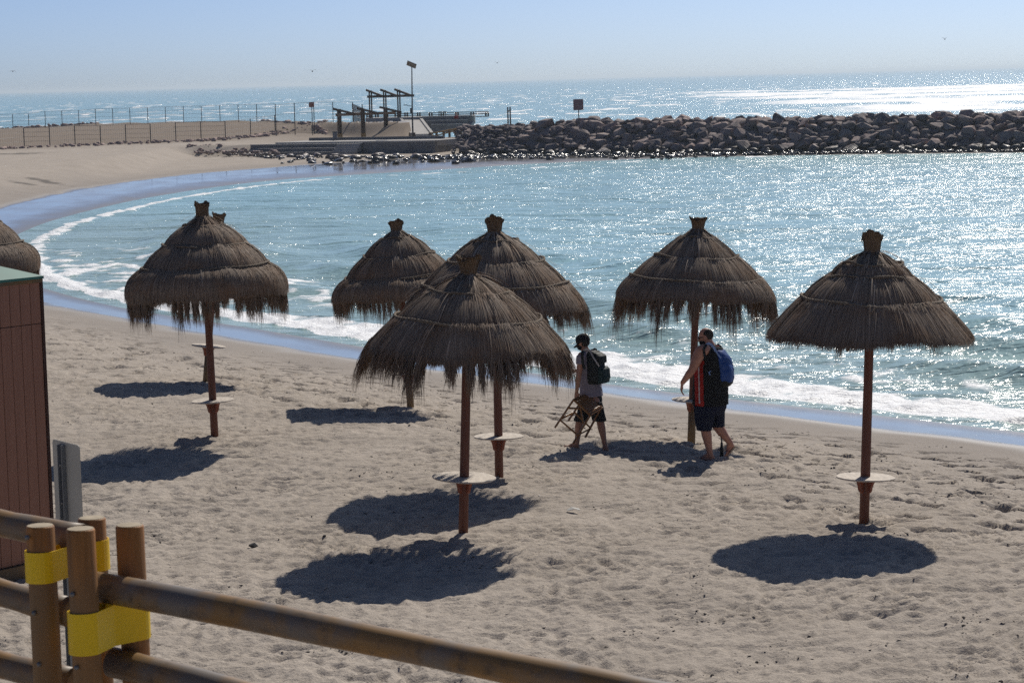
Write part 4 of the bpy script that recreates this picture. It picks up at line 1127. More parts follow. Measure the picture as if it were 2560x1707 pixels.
# yellow hand rail in front of the terraces
hr = empty('yellow_railing', (at_z(*Z2(1610, 790), z1_).x, at_z(*Z2(1610, 790), z1_).y, z1_), 'low yellow timber railing climbing right from the foot of the ramp', 'railing'); hinv = Matrix.Translation(hr.location).inverted()
pp = [(1560, 800, 1500, 742), (1597, 800, 0, 745), (1657, 795, 0, 740), (1722, 775, 0, 728), (1775, 757, 0, 716), (1830, 745, 0, 708), (1880, 735, 0, 702)]
hp = []
for i, (u, vb, _, vt) in enumerate(pp[1:]):
    Yq = Yp - 0.6 + 0.45 * i; t = at_y(*Z2(u, vt), Yq); bt_ = at_y(*Z2(u, vb), Yq); hp.append((t, bt_))
    mb = MB(); mb.box((t.x, Yq, (t.z + bt_.z) / 2 - 0.15), (0.24, 0.2, t.z - bt_.z + 0.3)); pb(hr, hinv, 'post', M_TIMB, mb)
for f in (0.02, 0.5):
    for (a, a2), (c_, c2) in zip(hp[:-1], hp[1:]):
        mb = MB(); mb.bar(a.lerp(a2, f) - Vector((0, 0.12, 0)), c_.lerp(c2, f) - Vector((0, 0.12, 0)), 0.10, 0.12); pb(hr, hinv, 'rail', M_TIMBY, mb)
for u in (1450,):
    p = at_z(*Z2(u, 800), z1_); mb = MB(); mb.box((p.x, p.y, z1_ + 0.3), (0.3, 0.25, 0.62)); pb(hr, hinv, 'newel_post', M_TIMB, mb)
# brown screen between the pergolas
p = at_z(*Z2(940, 720), 1.5); Ysc = Y_ - 6.5
scn = empty('timber_screen', (at_y(*Z2(940, 720), Ysc).x, Ysc, 1.5), 'reddish brown slatted timber screen with a sloping top between the pergolas', 'screen'); cinv = Matrix.Translation(scn.location).inverted()
M_REDW = wood('red_brown_slat', (0.15, 0.075, 0.05), 0.3)
for k in range(9):
    u = 897 + 11 * k; vt = 478 + 4.6 * k; vb = 655
    a, c_ = at_y(*Z2(u, vb), Ysc), at_y(*Z2(u, vt), Ysc); mb = MB(); mb.box((a.x, Ysc, (a.z + c_.z) / 2), (0.098, 0.06, c_.z - a.z)); pb(scn, cinv, 'slat', M_REDW, mb)
for u, vt in ((893, 470), (982, 482)):
    a, c_ = at_y(*Z2(u, 735), Ysc), at_y(*Z2(u, vt), Ysc); zb_ = gz_flat(a.x, a.y) - 0.2; mb = MB(); mb.box((a.x, Ysc + 0.07, (zb_ + c_.z) / 2), (0.09, 0.09, c_.z - zb_)); pb(scn, cinv, 'post', M_TIMB, mb)
# solar street lamp
lp = at_z(*Z2(1441, 790), z1_); lamp = empty('solar_lamp', (lp.x, lp.y, z1_), 'tall thin lamp post topped with a tilted solar panel', 'street lamp'); linv = Matrix.Translation(lamp.location).inverted()
top = at_y(*Z2(1430, 130), lp.y); ax_ = Vector((top.x, lp.y, top.z))
mb = MB(); mb.tube([(lp.x, lp.y, z1_ - 0.1), (lp.x, lp.y, z1_ + 2), ax_], [0.085, 0.075, 0.05], 10); pb(lamp, linv, 'pole', M_FPOST, mb)
mb = MB(); mb.box((ax_.x - 0.02, ax_.y, ax_.z + 0.12), (0.95, 1.5, 0.06), Matrix.Rotation(math.radians(24), 3, 'Y') @ Matrix.Rotation(math.radians(-16), 3, 'X')); pb(lamp, linv, 'solar_panel', plain('solar_panel_back', (0.13, 0.115, 0.10), 0.5, 0.2), mb)
q = at_y(*Z2(1432, 540), lp.y); mb = MB(); mb.box((q.x - 0.05, q.y, q.z), (0.28, 0.25, 0.5)); pb(lamp, linv, 'battery_box', M_FPOST, mb, 0.03)
q = at_y(*Z2(1428, 500), lp.y); mb = MB(); mb.bar(q, q + Vector((-0.5, 0, 0.12)), 0.07, 0.06); mb.box((q.x - 0.6, q.y, q.z + 0.13), (0.34, 0.2, 0.07)); pb(lamp, linv, 'lamp_head', M_FPOST, mb)
# litter bin
q = at_z(*Z2(727, 815), z1_); bin_ = empty('litter_bin', (q.x, q.y, z1_), 'grey litter bin on legs beside the left post of the lower pergola', 'bin'); binv2 = Matrix.Translation(bin_.location).inverted()
M_BIN = plain('grey_bin', (0.13, 0.135, 0.15), 0.6, 0.15)
mb = MB(); mb.box((q.x, q.y, z1_ + 0.48), (0.42, 0.40, 0.62)); pb(bin_, binv2, 'body', M_BIN, mb, 0.04)
mb = MB(); mb.box((q.x, q.y, z1_ + 0.84), (0.50, 0.46, 0.09)); pb(bin_, binv2, 'lid', M_FPOST, mb, 0.03)
for s in (-1, 1): mb = MB(); mb.box((q.x + s * 0.16, q.y, z1_ + 0.085), (0.06, 0.3, 0.17)); pb(bin_, binv2, 'leg', M_FPOST, mb)
# signs on the spit and breakwater
def far_sign(label, px, ptop, pbot, pw, Y, zbase, col, n=4):
    c0 = at_y(px, ptop, Y); c1 = at_y(px, pbot, Y); w_ = pw * px_size(Y)
    root = empty('warning_sign', (c0.x, Y, zbase), label, 'sign', 'warning signs by the sea'); inv = Matrix.Translation(root.location).inverted()
    m_ = plain('sign_red', col, 0.6, 0.15, 3); m2_ = plain('sign_lettering', (0.33, 0.24, 0.24), 0.6, 0.1)
    mb = MB(); mb.box((c0.x, Y, (c0.z + c1.z) / 2), (w_, 0.04, c0.z - c1.z)); pb(root, inv, 'panel', m_, mb)
    mb = MB(); mb.tube([(c0.x + 0.02, Y + 0.06, zbase - 0.3), (c0.x + 0.02, Y + 0.06, c0.z)], 0.045, 8); pb(root, inv, 'post', M_FPOST, mb)
    for k in range(n):
        mb = MB(); z_ = c0.z - (c0.z - c1.z) * (0.2 + 0.62 * k / (n - 1)); mb.box((c0.x, Y - 0.023, z_), (w_ * (0.72 - 0.1 * (k % 2)), 0.004, (c0.z - c1.z) * 0.07)); pb(root, inv, 'text_line', m2_, mb)
far_sign('square dark red warning sign on a thin post on top of the breakwater', 1445.5, 248.5, 276, 25, 214.0, 2.9, (0.30, 0.12, 0.13))
far_sign('small red and white warning sign on the crest of the spit behind the fences', 778.5, 256, 268.5, 13, 262.0, gz_flat(at_y(778, 300, 262).x, 262), (0.30, 0.12, 0.09), 2)
mp = at_y(1273, 302, 226.0); mk = empty('marker_post', (mp.x, 226, 2.7), 'dark double marker post standing among the boulders right of the deck railing', 'post'); minv = Matrix.Translation(mk.location).inverted()
for s in (-0.11, 0.11):
    t = at_y(1273, 268, 226); mb = MB(); mb.box((mp.x + s, 226, (2.3 + t.z) / 2), (0.14, 0.14, t.z - 2.3)); pb(mk, minv, 'upright', M_FPOST, mb)
mb = MB(); mb.box((mp.x, 226, at_y(1273, 278, 226).z), (0.12, 0.1, 0.12)); pb(mk, minv, 'cross_piece', M_FPOST, mb)
# gulls
M_GULL = plain('gull_grey', (0.10, 0.10, 0.11), 0.8, 0.2)
for i, (x, y, Y, s, dh) in enumerate(((781, 179, 240, 0.42, 0.3), (32, 179, 300, 0.40, -0.4), (1243, 158, 320, 0.40, 0.2), (2362, 99, 300, 0.40, 0.6))):
    p = at_y(x, y, Y); g = empty('seagull', p, ('distant dark gull flying left of the tall lamp post', 'tiny gull low in the sky above the left edge', 'tiny gull in the sky right of the lamp post', 'tiny gull high in the sky at the right')[i], 'bird', 'gulls in the sky')
    mb = MB(); mb.ell((0, 0, 0), (0.07, 0.2, 0.07), n=8, m=6); mb.build('body', M_GULL, g, smooth=True)
    for sg_ in (-1, 1):
        mb = MB(); mb.v = [(0, 0.1, 0.03), (0, -0.08, 0.03), (sg_ * s * 0.5, -0.05, 0.16 + dh * 0.1), (sg_ * s * 0.5, 0.1, 0.17 + dh * 0.1), (sg_ * s, -0.1, 0.04 + dh * 0.2), (sg_ * s * 0.98, 0.0, 0.05 + dh * 0.2)]
        mb.v += [(a, b2, c2 - 0.02) for a, b2, c2 in mb.v]
        mb.f = [(0, 1, 2, 3), (3, 2, 4, 5), (9, 8, 7, 6), (11, 10, 8, 9)]; mb.build('wing', M_GULL, g)

# ------------------------------------------------------------------ people
def skin_mat(name, col):
    b = NB(name); n = b.noise(14, 4, 0.6, b.pos(None, True)); m = b.noise(90, 2, 0.6, b.pos(None, True))
    r = b.ramp(n.outputs[0], [(0.3, [c * 0.86 for c in col]), (0.7, [min(1, c * 1.12) for c in col])]).outputs[0]
    b.set(Base_Color=r, Roughness=0.55, Specular_IOR_Level=0.35, Normal=b.bump(m.outputs[0], 0.25, 0.002)); return b.m
def cloth(name, col, rough=0.9):
    b = NB(name); n = b.noise(7, 4, 0.6, b.pos((1, 1, 0.5), True)); w_ = b.noise(220, 2, 0.6, b.pos(None, True))
    r = b.ramp(n.outputs[0], [(0.3, [c * 0.82 for c in col]), (0.7, [c * 1.15 for c in col])]).outputs[0]
    nb_ = b.bump(n.outputs[0], 0.9, 0.02); b.set(Base_Color=r, Roughness=rough, Specular_IOR_Level=0.2, Normal=b.bump(w_.outputs[0], 0.3, 0.002, nb_)); return b.m
M_SKIN1 = skin_mat('tanned_skin', (0.36, 0.185, 0.125)); M_SKIN2 = skin_mat('sunburnt_skin', (0.40, 0.20, 0.14))
M_HAIR = plain('cropped_dark_hair', (0.022, 0.017, 0.014), 0.8, 0.4, 40)

class LB(MB):
    """lofted rings for bodies and clothes"""
    def loft(s, rings, n=24, p=2.0):
        o = len(s.v)
        for (c, ax, rx, ay, ry) in rings:
            c = Vector(c)
            for k in range(n):
                a = 2 * math.pi * k / n; ca, sa = math.cos(a), math.sin(a)
                fx_ = math.copysign(abs(ca) ** (2 / p), ca) * rx; fy_ = math.copysign(abs(sa) ** (2 / p), sa) * ry
                s.v.append(tuple(c + ax * fx_ + ay * fy_))
        for i in range(len(rings) - 1):
            for k in range(n):
                k2 = (k + 1) % n; s.f.append((o + i * n + k, o + i * n + k2, o + (i + 1) * n + k2, o + (i + 1) * n + k))
        s.f.append(tuple(o + k for k in range(n - 1, -1, -1))); e = o + (len(rings) - 1) * n; s.f.append(tuple(e + k for k in range(n)))
        return s
    def limb(s, pts, rads, n=14):
        for i in range(len(pts) - 1): s.capsule(pts[i], pts[i + 1], rads[i], rads[i + 1], n, 5)
        return s
def fix_normals(me):
    bm = bmesh.new(); bm.from_mesh(me); bmesh.ops.recalc_face_normals(bm, faces=bm.faces); bm.to_mesh(me); bm.free()
def remeshed(name, mb, voxel, smooth, mat, root, inv, extra=None, wrinkle=0.0, seed=0):
    me0 = mb.mesh(name + '_src'); 
    # every solid gets outward normals so that the union is clean
    fix_normals(me0)
    o = bpy.data.objects.new('tmp', me0); COL.objects.link(o)
    r = o.modifiers.new('r', 'REMESH'); r.mode = 'VOXEL'; r.voxel_size = voxel; r.use_smooth_shade = True
    if smooth:
        sm = o.modifiers.new('s', 'SMOOTH'); sm.factor = 0.5; sm.iterations = smooth
    dg = bpy.context.evaluated_depsgraph_get(); me = bpy.data.meshes.new_from_object(o.evaluated_get(dg)); me.name = name
    bpy.data.objects.remove(o); bpy.data.meshes.remove(me0)
    if wrinkle:
        n = len(me.vertices); co = np.zeros(n * 3); me.vertices.foreach_get('co', co); co = co.reshape(-1, 3); nr = np.zeros(n * 3); me.vertices.foreach_get('normal', nr); nr = nr.reshape(-1, 3)
        d = fbm(co[:, 0] * 9 + co[:, 2] * 5, co[:, 2] * 12 + co[:, 1] * 7, seed, 2)
        co += nr * (d * wrinkle)[:, None]; me.vertices.foreach_set('co', co.ravel()); me.update()
    me.materials.clear(); me.materials.append(mat)
    ob = link(name, me, mat, root, smooth=True); ob.matrix_parent_inverse = inv
    return ob
def hand(mb, wrist, dirv, palm_n, size=1.0, curl=0.5, thumb_side=1):
    """palm, four unequal bent fingers and a thumb leaving the side of the palm"""
    d = Vector(dirv).normalized(); nrm = Vector(palm_n); nrm = (nrm - d * nrm.dot(d)).normalized(); sd_ = d.cross(nrm) * thumb_side
    w = Vector(wrist); L = 0.095 * size
    for q in (-1, -0.33, 0.33, 1): mb.capsule(w + d * 0.01 + sd_ * q * 0.014, w + d * L + sd_ * q * 0.030 * size, 0.018 * size, 0.014 * size, 10, 3)
    for q, l in ((1.0, 0.075), (0.33, 0.085), (-0.33, 0.079), (-1.0, 0.062)):
        p = w + d * L + sd_ * q * 0.031 * size; a = d.copy(); ln = l * size / 3
        for k in range(3):
            a2 = (a * math.cos(curl * (0.7 + 0.35 * k)) + nrm * math.sin(curl * (0.7 + 0.35 * k))).normalized()
            a = a2; p2 = p + a * ln * (1.25 - 0.18 * k); mb.capsule(p, p2, 0.0098 * size * (1 - 0.08 * k), 0.0090 * size * (1 - 0.08 * k), 8, 3); p = p2
    p = w + d * 0.03 + sd_ * 0.026 * size; a = (d * 0.6 + sd_ * 0.75 + nrm * 0.35).normalized()
    p2 = p + a * 0.042 * size; mb.capsule(p, p2, 0.0135 * size, 0.0115 * size, 8, 3); a = (a + nrm * 0.5 + d * 0.5).normalized(); mb.capsule(p2, p2 + a * 0.036 * size, 0.0115 * size, 0.0095 * size, 8, 3)

def head(mb, c, f, up, s=1.0):
    """skull, jaw, brow, nose, ears; f faces where the person looks"""
    f = Vector(f).normalized(); up = Vector(up); up = (up - f * up.dot(f)).normalized(); l = up.cross(f); c = Vector(c)
    R_ = Matrix((f, l, up)).transposed()
    mb.ell(c + up * 0.025 * s - f * 0.012 * s, (0.098 * s, 0.078 * s, 0.098 * s), R_, 18, 12)
    mb.ell(c - up * 0.045 * s + f * 0.022 * s, (0.070 * s, 0.060 * s, 0.075 * s), R_, 16, 10)
    mb.ell(c - up * 0.088 * s + f * 0.052 * s, (0.033 * s, 0.036 * s, 0.026 * s), R_, 12, 8)
    mb.capsule(c + up * 0.018 * s + f * 0.082 * s, c - up * 0.026 * s + f * 0.103 * s, 0.010 * s, 0.015 * s, 8, 3)
    mb.capsule(c + up * 0.03 * s + f * 0.074 * s + l * 0.035 * s, c + up * 0.03 * s + f * 0.074 * s - l * 0.035 * s, 0.016 * s, 0.016 * s, 8, 3)
    mb.capsule(c - up * 0.055 * s + f * 0.080 * s + l * 0.02 * s, c - up * 0.055 * s + f * 0.080 * s - l * 0.02 * s, 0.010 * s, 0.010 * s, 8, 3)
    for sg_ in (-1, 1):
        mb.ell(c + l * sg_ * 0.079 * s - f * 0.008 * s - up * 0.004 * s, (0.020 * s, 0.010 * s, 0.033 * s), R_, 10, 8)
    return R_, f, l, up
def foot(mb, ankle, heel, toe, up=(0, 0, 1), s=1.0):
    a, h, t = Vector(ankle), Vector(heel), Vector(toe); up = Vector(up); d = (t - h).normalized(); sd_ = up.cross(d).normalized()
    b1 = h.lerp(t, 0.68)
    mb.capsule(a, h + d * 0.02 + up * 0.03, 0.040 * s, 0.034 * s, 12, 4)
    mb.capsule(a + d * 0.02, b1 + up * 0.022, 0.038 * s, 0.026 * s, 12, 4)
    for q in (-1, 0, 1): mb.capsule(h + d * 0.03 + up * 0.026 + sd_ * q * 0.008, b1 + up * 0.020 + sd_ * q * 0.026 * s, 0.027 * s, 0.020 * s, 10, 3)
    for q, l in ((-1.0, 0.86), (-0.5, 0.94), (0.0, 0.97), (0.5, 0.99), (1.05, 1.0)):
        p = b1 + up * 0.018 + sd_ * q * 0.033 * s; mb.capsule(p, h.lerp(t, l) + up * 0.013 + sd_ * q * 0.035 * s, 0.014 * s, 0.0105 * s if q < 1 else 0.014 * s, 8, 3)

# --- man with the black cap, carrying a folding stool ---------------------------------------------
B1 = on_ground(1478, 1127)
U1 = B1.y / FPX / 3.92                                                # metres per crop pixel
def m1(u, v, dy=0.0): return at_y(1350 + u / 3.92, 800 + v / 3.92, B1.y + dy)
f1 = Vector((-0.80, 0.60, 0)); l1 = Vector((-0.60, -0.80, 0)); UP = Vector((0, 0, 1))
man1 = empty('person', (B1.x, B1.y, gz(B1.x, B1.y)), 'person in a black cap, grey T-shirt and black shorts walking left barefoot, carrying a stool', 'person', 'people walking on the sand'); inv1 = Matrix.Translation(man1.location).inverted()
mb = LB()
hd = m1(417, 216); hf = Vector((-0.84, 0.50, -0.30))
Rh, hf_, hl_, hu_ = head(mb, hd, hf, UP, 1.02)
mb.limb([m1(430, 260), m1(452, 318)], [0.055, 0.066])
ch_ = m1(476, 430); pv_ = m1(500, 770)
mb.loft([(m1(458, 312), f1, 0.06, l1, 0.09), (m1(470, 350), f1, 0.105, l1, 0.175), (ch_, f1, 0.125, l1, 0.175), (m1(488, 600), f1, 0.115, l1, 0.15), (m1(498, 720), f1, 0.125, l1, 0.165), (m1(503, 800), f1, 0.13, l1, 0.17), (m1(505, 860), f1, 0.09, l1, 0.12)])
sL, eL, wL = m1(408, 352, -0.15), m1(380, 530, -0.20), m1(361, 690, -0.22)
mb.limb([sL, sL.lerp(eL, 0.45), eL, eL.lerp(wL, 0.3), wL], [0.062, 0.052, 0.041, 0.043, 0.029])
HL = m1(360, 700, -0.22); hand(mb, HL, Vector((-0.03, 0.02, -1)), Vector((0.5, 0.85, 0)), 0.95, 0.62, 1)
sR, eR, wR = m1(520, 350, 0.16), m1(440, 505, 0.22), m1(352, 497, 0.24)
mb.limb([sR, sR.lerp(eR, 0.5), eR, wR], [0.06, 0.05, 0.041, 0.030])
hand(mb, wR, Vector((-0.95, 0.2, 0.03)), Vector((0.0, -0.4, -1)), 0.95, 1.1, -1)
# near leg trails, far leg leads
def leg(mb, hip, knee, ank, r):
    hip, knee, ank = Vector(hip), Vector(knee), Vector(ank)
    mb.limb([hip, hip.lerp(knee, 0.5), knee, knee.lerp(ank, 0.3), knee.lerp(ank, 0.7), ank], [r[0], r[1], r[2], r[3], r[4], r[5]])
leg(mb, m1(525, 800, -0.09), m1(590, 985, -0.13), m1(638, 1232, -0.16), (0.095, 0.082, 0.058, 0.060, 0.042, 0.036))
foot(mb, m1(640, 1238, -0.16), m1(660, 1288, -0.20), m1(606, 1284, 0.02), s=0.95)
leg(mb, m1(480, 800, 0.09), m1(388, 985, 0.10), m1(360, 1212, 0.12), (0.095, 0.082, 0.058, 0.060, 0.042, 0.036))
foot(mb, m1(361, 1216, 0.12), m1(378, 1258, 0.10), m1(250, 1240, 0.20), (0.15, -0.05, 1), s=0.95)
remeshed('body', mb, 0.0075, 3, M_SKIN1, man1, inv1)
M_TEE = cloth('grey_lavender_cotton', (0.23, 0.21, 0.255)); M_BLK = cloth('black_cotton', (0.016, 0.017, 0.019)); M_CAPM = cloth('black_cap_cloth', (0.012, 0.013, 0.018))
mb = LB()
mb.loft([(m1(456, 306), f1, 0.072, l1, 0.085), (m1(464, 322), f1, 0.10, l1, 0.15), (m1(472, 350), f1, 0.125, l1, 0.192), (ch_, f1, 0.145, l1, 0.192), (m1(488, 560), f1, 0.145, l1, 0.18), (m1(497, 660), f1, 0.157, l1, 0.19), (m1(503, 742), f1, 0.168, l1, 0.20)])
mb.loft([(m1(432, 336, -0.13), f1, 0.05, Vector((0, 0, 1)), 0.05)] + [(sL.lerp(eL, t), f1, r, (l1 * 0.9 + UP * 0.2).normalized(), r) for t, r in ((0.0, 0.078), (0.25, 0.072), (0.47, 0.069))])
mb.loft([(sR.lerp(eR, t), f1, r, l1, r) for t, r in ((-0.15, 0.07), (0.0, 0.078), (0.25, 0.072), (0.5, 0.069))])
remeshed('t_shirt', mb, 0.010, 2, M_TEE, man1, inv1, wrinkle=0.006, seed=3)
mb = LB()
mb.loft([(m1(502, 722), f1, 0.14, l1, 0.178), (m1(503, 790), f1, 0.155, l1, 0.19), (m1(505, 850), f1, 0.14, l1, 0.185), (m1(507, 875), f1, 0.11, l1, 0.15)])
mb.loft([(m1(530, 800, -0.09), f1, 0.13, l1, 0.105), (m1(560, 900, -0.11), f1, 0.115, l1, 0.105), (m1(582, 990, -0.13), f1, 0.108, l1, 0.10)])
mb.loft([(m1(478, 800, 0.09), f1, 0.13, l1, 0.105), (m1(432, 900, 0.10), f1, 0.115, l1, 0.105), (m1(392, 990, 0.10), f1, 0.108, l1, 0.10)])
remeshed('shorts', mb, 0.010, 2, M_BLK, man1, inv1, wrinkle=0.008, seed=5)
mb = LB(); 
cap_c = hd + hu_ * 0.045 - hf_ * 0.012
ring = []
for z_, r_ in ((-0.055, 0.106), (-0.02, 0.109), (0.02, 0.104), (0.05, 0.086), (0.072, 0.055), (0.081, 0.02)): ring.append((cap_c + hu_ * z_, hf_, r_ * 1.04, hl_, r_ * 0.86))
mb.loft(ring); remeshed('cap', mb, 0.008, 2, M_CAPM, man1, inv1)
mb = LB(); vb_ = []
for zz_ in (0.004, -0.004):
    for k in range(9):
        a = math.radians(-75 + 150 * k / 8); vb_.append(cap_c + hf_ * (0.085 * math.cos(a) + 0.0) + hl_ * (0.085 * math.sin(a)) - hu_ * 0.045 + hu_ * zz_)
    for k in range(9):
        a = math.radians(-75 + 150 * k / 8); vb_.append(cap_c + hf_ * (0.09 + 0.085 * math.cos(a)) + hl_ * (0.075 * math.sin(a)) - hu_ * (0.075 + 0.02 * abs(math.sin(a))) + hu_ * zz_)
mb.v = [tuple(p) for p in vb_]
for k in range(8): mb.f += [(k, k + 1, 9 + k + 1, 9 + k), (18 + k + 1, 18 + k, 27 + k, 27 + k + 1), (9 + k, 9 + k + 1, 27 + k + 1, 27 + k)]
o = mb.build('cap_brim', M_CAPM, man1, smooth=True); o.matrix_parent_inverse = inv1
def mask_mesh(root, inv, c, f, l, u, s, mat, name='face_mask'):
    mb = LB(); R_ = Matrix((f, l, u)).transposed(); mb.ell(c - u * 0.060 * s + f * 0.040 * s, (0.066 * s, 0.066 * s, 0.052 * s), R_, 18, 12); o = mb.build(name, mat, root, smooth=True); o.matrix_parent_inverse = inv
mask_mesh(man1, inv1, hd, hf_, hl_, hu_, 1.02, M_CAPM)
mb = LB(); mb.ell(hd - hu_ * 0.02 - hf_ * 0.04, (0.072, 0.078, 0.062), Rh, 16, 10); o = mb.build('hair', M_HAIR, man1, smooth=True); o.matrix_parent_inverse = inv1
# his backpack
bk1 = m1(560, 620, -0.14)
pk1 = empty('backpack', bk1, 'black and dark green backpack with pale straps worn by the person carrying the stool', 'backpack', 'backpacks'); ip1 = Matrix.Translation(bk1).inverted()
M_PK1 = cloth('black_nylon', (0.014, 0.018, 0.020), 0.6); M_PK1B = cloth('dark_green_nylon', (0.014, 0.033, 0.036), 0.6); M_STRAP = cloth('pale_grey_webbing', (0.38, 0.37, 0.36), 0.8)
mb = LB(); fb1 = f1; 
mb.loft([(m1(520, 300, -0.10), f1, 0.05, l1, 0.10), (m1(530, 330, -0.10), f1, 0.085, l1, 0.13), (m1(545, 400, -0.11), f1, 0.10, l1, 0.145), (m1(555, 500, -0.12), f1, 0.115, l1, 0.15), (m1(555, 590, -0.12), f1, 0.115, l1, 0.145), (m1(552, 622, -0.12), f1, 0.095, l1, 0.125)], 28, 3.2)
remeshed('main_bag', mb, 0.010, 2, M_PK1, pk1, ip1, wrinkle=0.006, seed=8)
mb = LB(); q = m1(620, 540, -0.18)
mb.loft([(m1(612, 455, -0.17), f1, 0.035, l1, 0.105), (m1(622, 480, -0.18), f1, 0.060, l1, 0.118), (m1(626, 560, -0.18), f1, 0.068, l1, 0.122), (m1(620, 612, -0.18), f1, 0.055, l1, 0.115)], 24, 3.2)
remeshed('pocket', mb, 0.009, 2, M_PK1B, pk1, ip1, wrinkle=0.004, seed=9)
mb = LB(); mb.loft([(m1(545, 316, -0.12), f1, 0.07, l1, 0.10), (m1(585, 352, -0.15), f1, 0.075, l1, 0.125), (m1(600, 420, -0.17), f1, 0.05, l1, 0.12)], 24, 2.6); remeshed('top_flap', mb, 0.009, 2, M_PK1, pk1, ip1)
def strap(root, inv, pts, w_, mat, name='strap', t=0.008):
    pts = [Vector(p) for p in pts]; mb = MB(); n = len(pts)
    for i, p in enumerate(pts):
        d = (pts[min(i + 1, n - 1)] - pts[max(i - 1, 0)]).normalized(); v = (CAMP - p).normalized(); sd_ = d.cross(v).normalized(); nn_ = sd_.cross(d)
        for a, c_ in ((-1, 1), (1, 1), (1, -1), (-1, -1)): mb.v.append(tuple(p + sd_ * a * w_ / 2 + nn_ * c_ * t / 2))
    for i in range(n - 1):
        for k in range(4): mb.f.append((4 * i + k, 4 * i + (k + 1) % 4, 4 * i + 4 + (k + 1) % 4, 4 * i + 4 + k))
    mb.f += [(0, 1, 2, 3), tuple(4 * n - 4 + k for k in (3, 2, 1, 0))]
    o = mb.build(name, mat, root); fix_normals(o.data); o.matrix_parent_inverse = inv; return o
strap(pk1, ip1, [m1(425, 300, -0.16), m1(455, 288, -0.185), m1(490, 300, -0.20), m1(505, 322, -0.215)], 0.035, M_STRAP)
strap(pk1, ip1, [m1(500, 322, -0.222), m1(522, 365, -0.255), m1(552, 410, -0.285), m1(580, 455, -0.30)], 0.022, M_STRAP)
strap(pk1, ip1, [m1(500, 296, 0.02), m1(530, 288, 0.02), m1(560, 310, 0.0)], 0.03, M_STRAP)
strap(pk1, ip1, [m1(425, 300, -0.165), m1(412, 340, -0.235), m1(420, 420, -0.235), m1(440, 480, -0.235)], 0.04, M_PK1)
strap(pk1, ip1, [m1(520, 290, -0.05), m1(535, 278, -0.06), m1(553, 288, -0.08), m1(556, 310, -0.10)], 0.02, M_PK1, 'carry_loop')
# folding stool in his left hand ------------------------------------------------------------------
def st_(u, v, dy): return at_y(1360 + u / 8.255, 960 + v / 8.255, B1.y + dy)
stool = empty('folding_stool', st_(700, 600, -0.3), 'small folding stool of brown wood with a slatted seat, carried upside the leg at arm length', 'stool'); ist = Matrix.Translation(stool.location).inverted()
stool['label'] = 'small brown wooden stool with a slatted seat, held at arm length beside the leg'
M_STW = wood('varnished_brown_wood', (0.20, 0.095, 0.035), 0.3, 0.28, (6, 6, 6), 5)
A, Bq, Cq, Dq = st_(610, 322, -0.42), st_(862, 218, -0.14), st_(1200, 488, -0.18), st_(955, 640, -0.46)
def sbar(name, a, c_, w_, h_, mat=M_STW):
    mb = MB(); mb.bar(a, c_, w_, h_, up=nrm_s); o = mb.build(name, mat, stool, bevel=0.002); o.matrix_parent_inverse = ist; return o
nrm_s = (Dq - A).cross(Bq - A).normalized()
if nrm_s.z < 0: nrm_s = -nrm_s
for a, c_ in ((A, Dq), (Bq, Cq), (A, Bq), (Dq, Cq)): sbar('seat_rail', a, c_, 0.026, 0.024)
for k in range(8):
    t = 0.10 + 0.80 * k / 7; sbar('slat', A.lerp(Dq, t) + nrm_s * 0.018, Bq.lerp(Cq, t) + nrm_s * 0.018, 0.030, 0.012)
lv = st_(222, 900, -0.42) - A
lv2 = st_(845, 1100, -0.20) - Cq.lerp(Dq, 0.35)
L1a, L1b = A, A + lv
L2a, L2b = Bq, Bq + lv * 0.94
L3a, L3b = Dq, st_(600, 1222, -0.46)
L4a, L4b = Cq.lerp(Dq, 0.15), st_(850, 1100, -0.18)
for a, c_ in ((L1a, L1b), (L2a, L2b), (L3a, L3b), (L4a, L4b)): sbar('leg', a, c_, 0.026, 0.026)
sbar('stretcher', L1a.lerp(L1b, 0.72), L3a.lerp(L3b, 0.72), 0.018, 0.022)
sbar('stretcher', L1a.lerp(L1b, 0.68), L2a.lerp(L2b, 0.68), 0.03, 0.016)
sbar('stretcher', L2a.lerp(L2b, 0.66), L4a.lerp(L4b, 0.66), 0.018, 0.022)
sbar('stretcher', L3a.lerp(L3b, 0.70), L4a.lerp(L4b, 0.70), 0.018, 0.022)
sbar('stretcher', L1a.lerp(L1b, 0.30), st_(745, 505, -0.42), 0.022, 0.022)
sbar('brace', st_(755, 500, -0.40), st_(820, 830, -0.38), 0.024, 0.02)

# --- big man with the blue backpack ----------------------------------------------------------------
B2 = on_ground(1778, 1150)
def m2(u, v, dy=0.0): return at_y(1650 + u / 3.92, 800 + v / 3.92, B2.y + dy)
f2 = Vector((-0.91, 0.41, 0)); l2 = Vector((-0.41, -0.91, 0))
man2 = empty('person', (B2.x, B2.y, gz(B2.x, B2.y)), 'heavy person with cropped hair, black and red sleeveless top and navy shorts walking left', 'person', 'people walking on the sand'); inv2 = Matrix.Translation(man2.location).inverted()
mb = LB(); hd2 = m2(448, 168); hf2 = Vector((-0.93, 0.24, -0.26))
Rh2, hf2_, hl2_, hu2_ = head(mb, hd2, hf2, UP, 1.10)
mb.limb([m2(462, 205), m2(488, 262)], [0.074, 0.088])
mb.loft([(m2(480, 246), f2, 0.10, l2, 0.12), (m2(480, 300), f2, 0.155, l2, 0.21), (m2(490, 400), f2, 0.185, l2, 0.215), (m2(495, 540), f2, 0.215, l2, 0.215), (m2(492, 680), f2, 0.225, l2, 0.21), (m2(492, 800), f2, 0.19, l2, 0.19), (m2(495, 870), f2, 0.13, l2, 0.14)])
sL, eL, wL = m2(398, 308, -0.20), m2(312, 492, -0.26), m2(222, 612, -0.26)
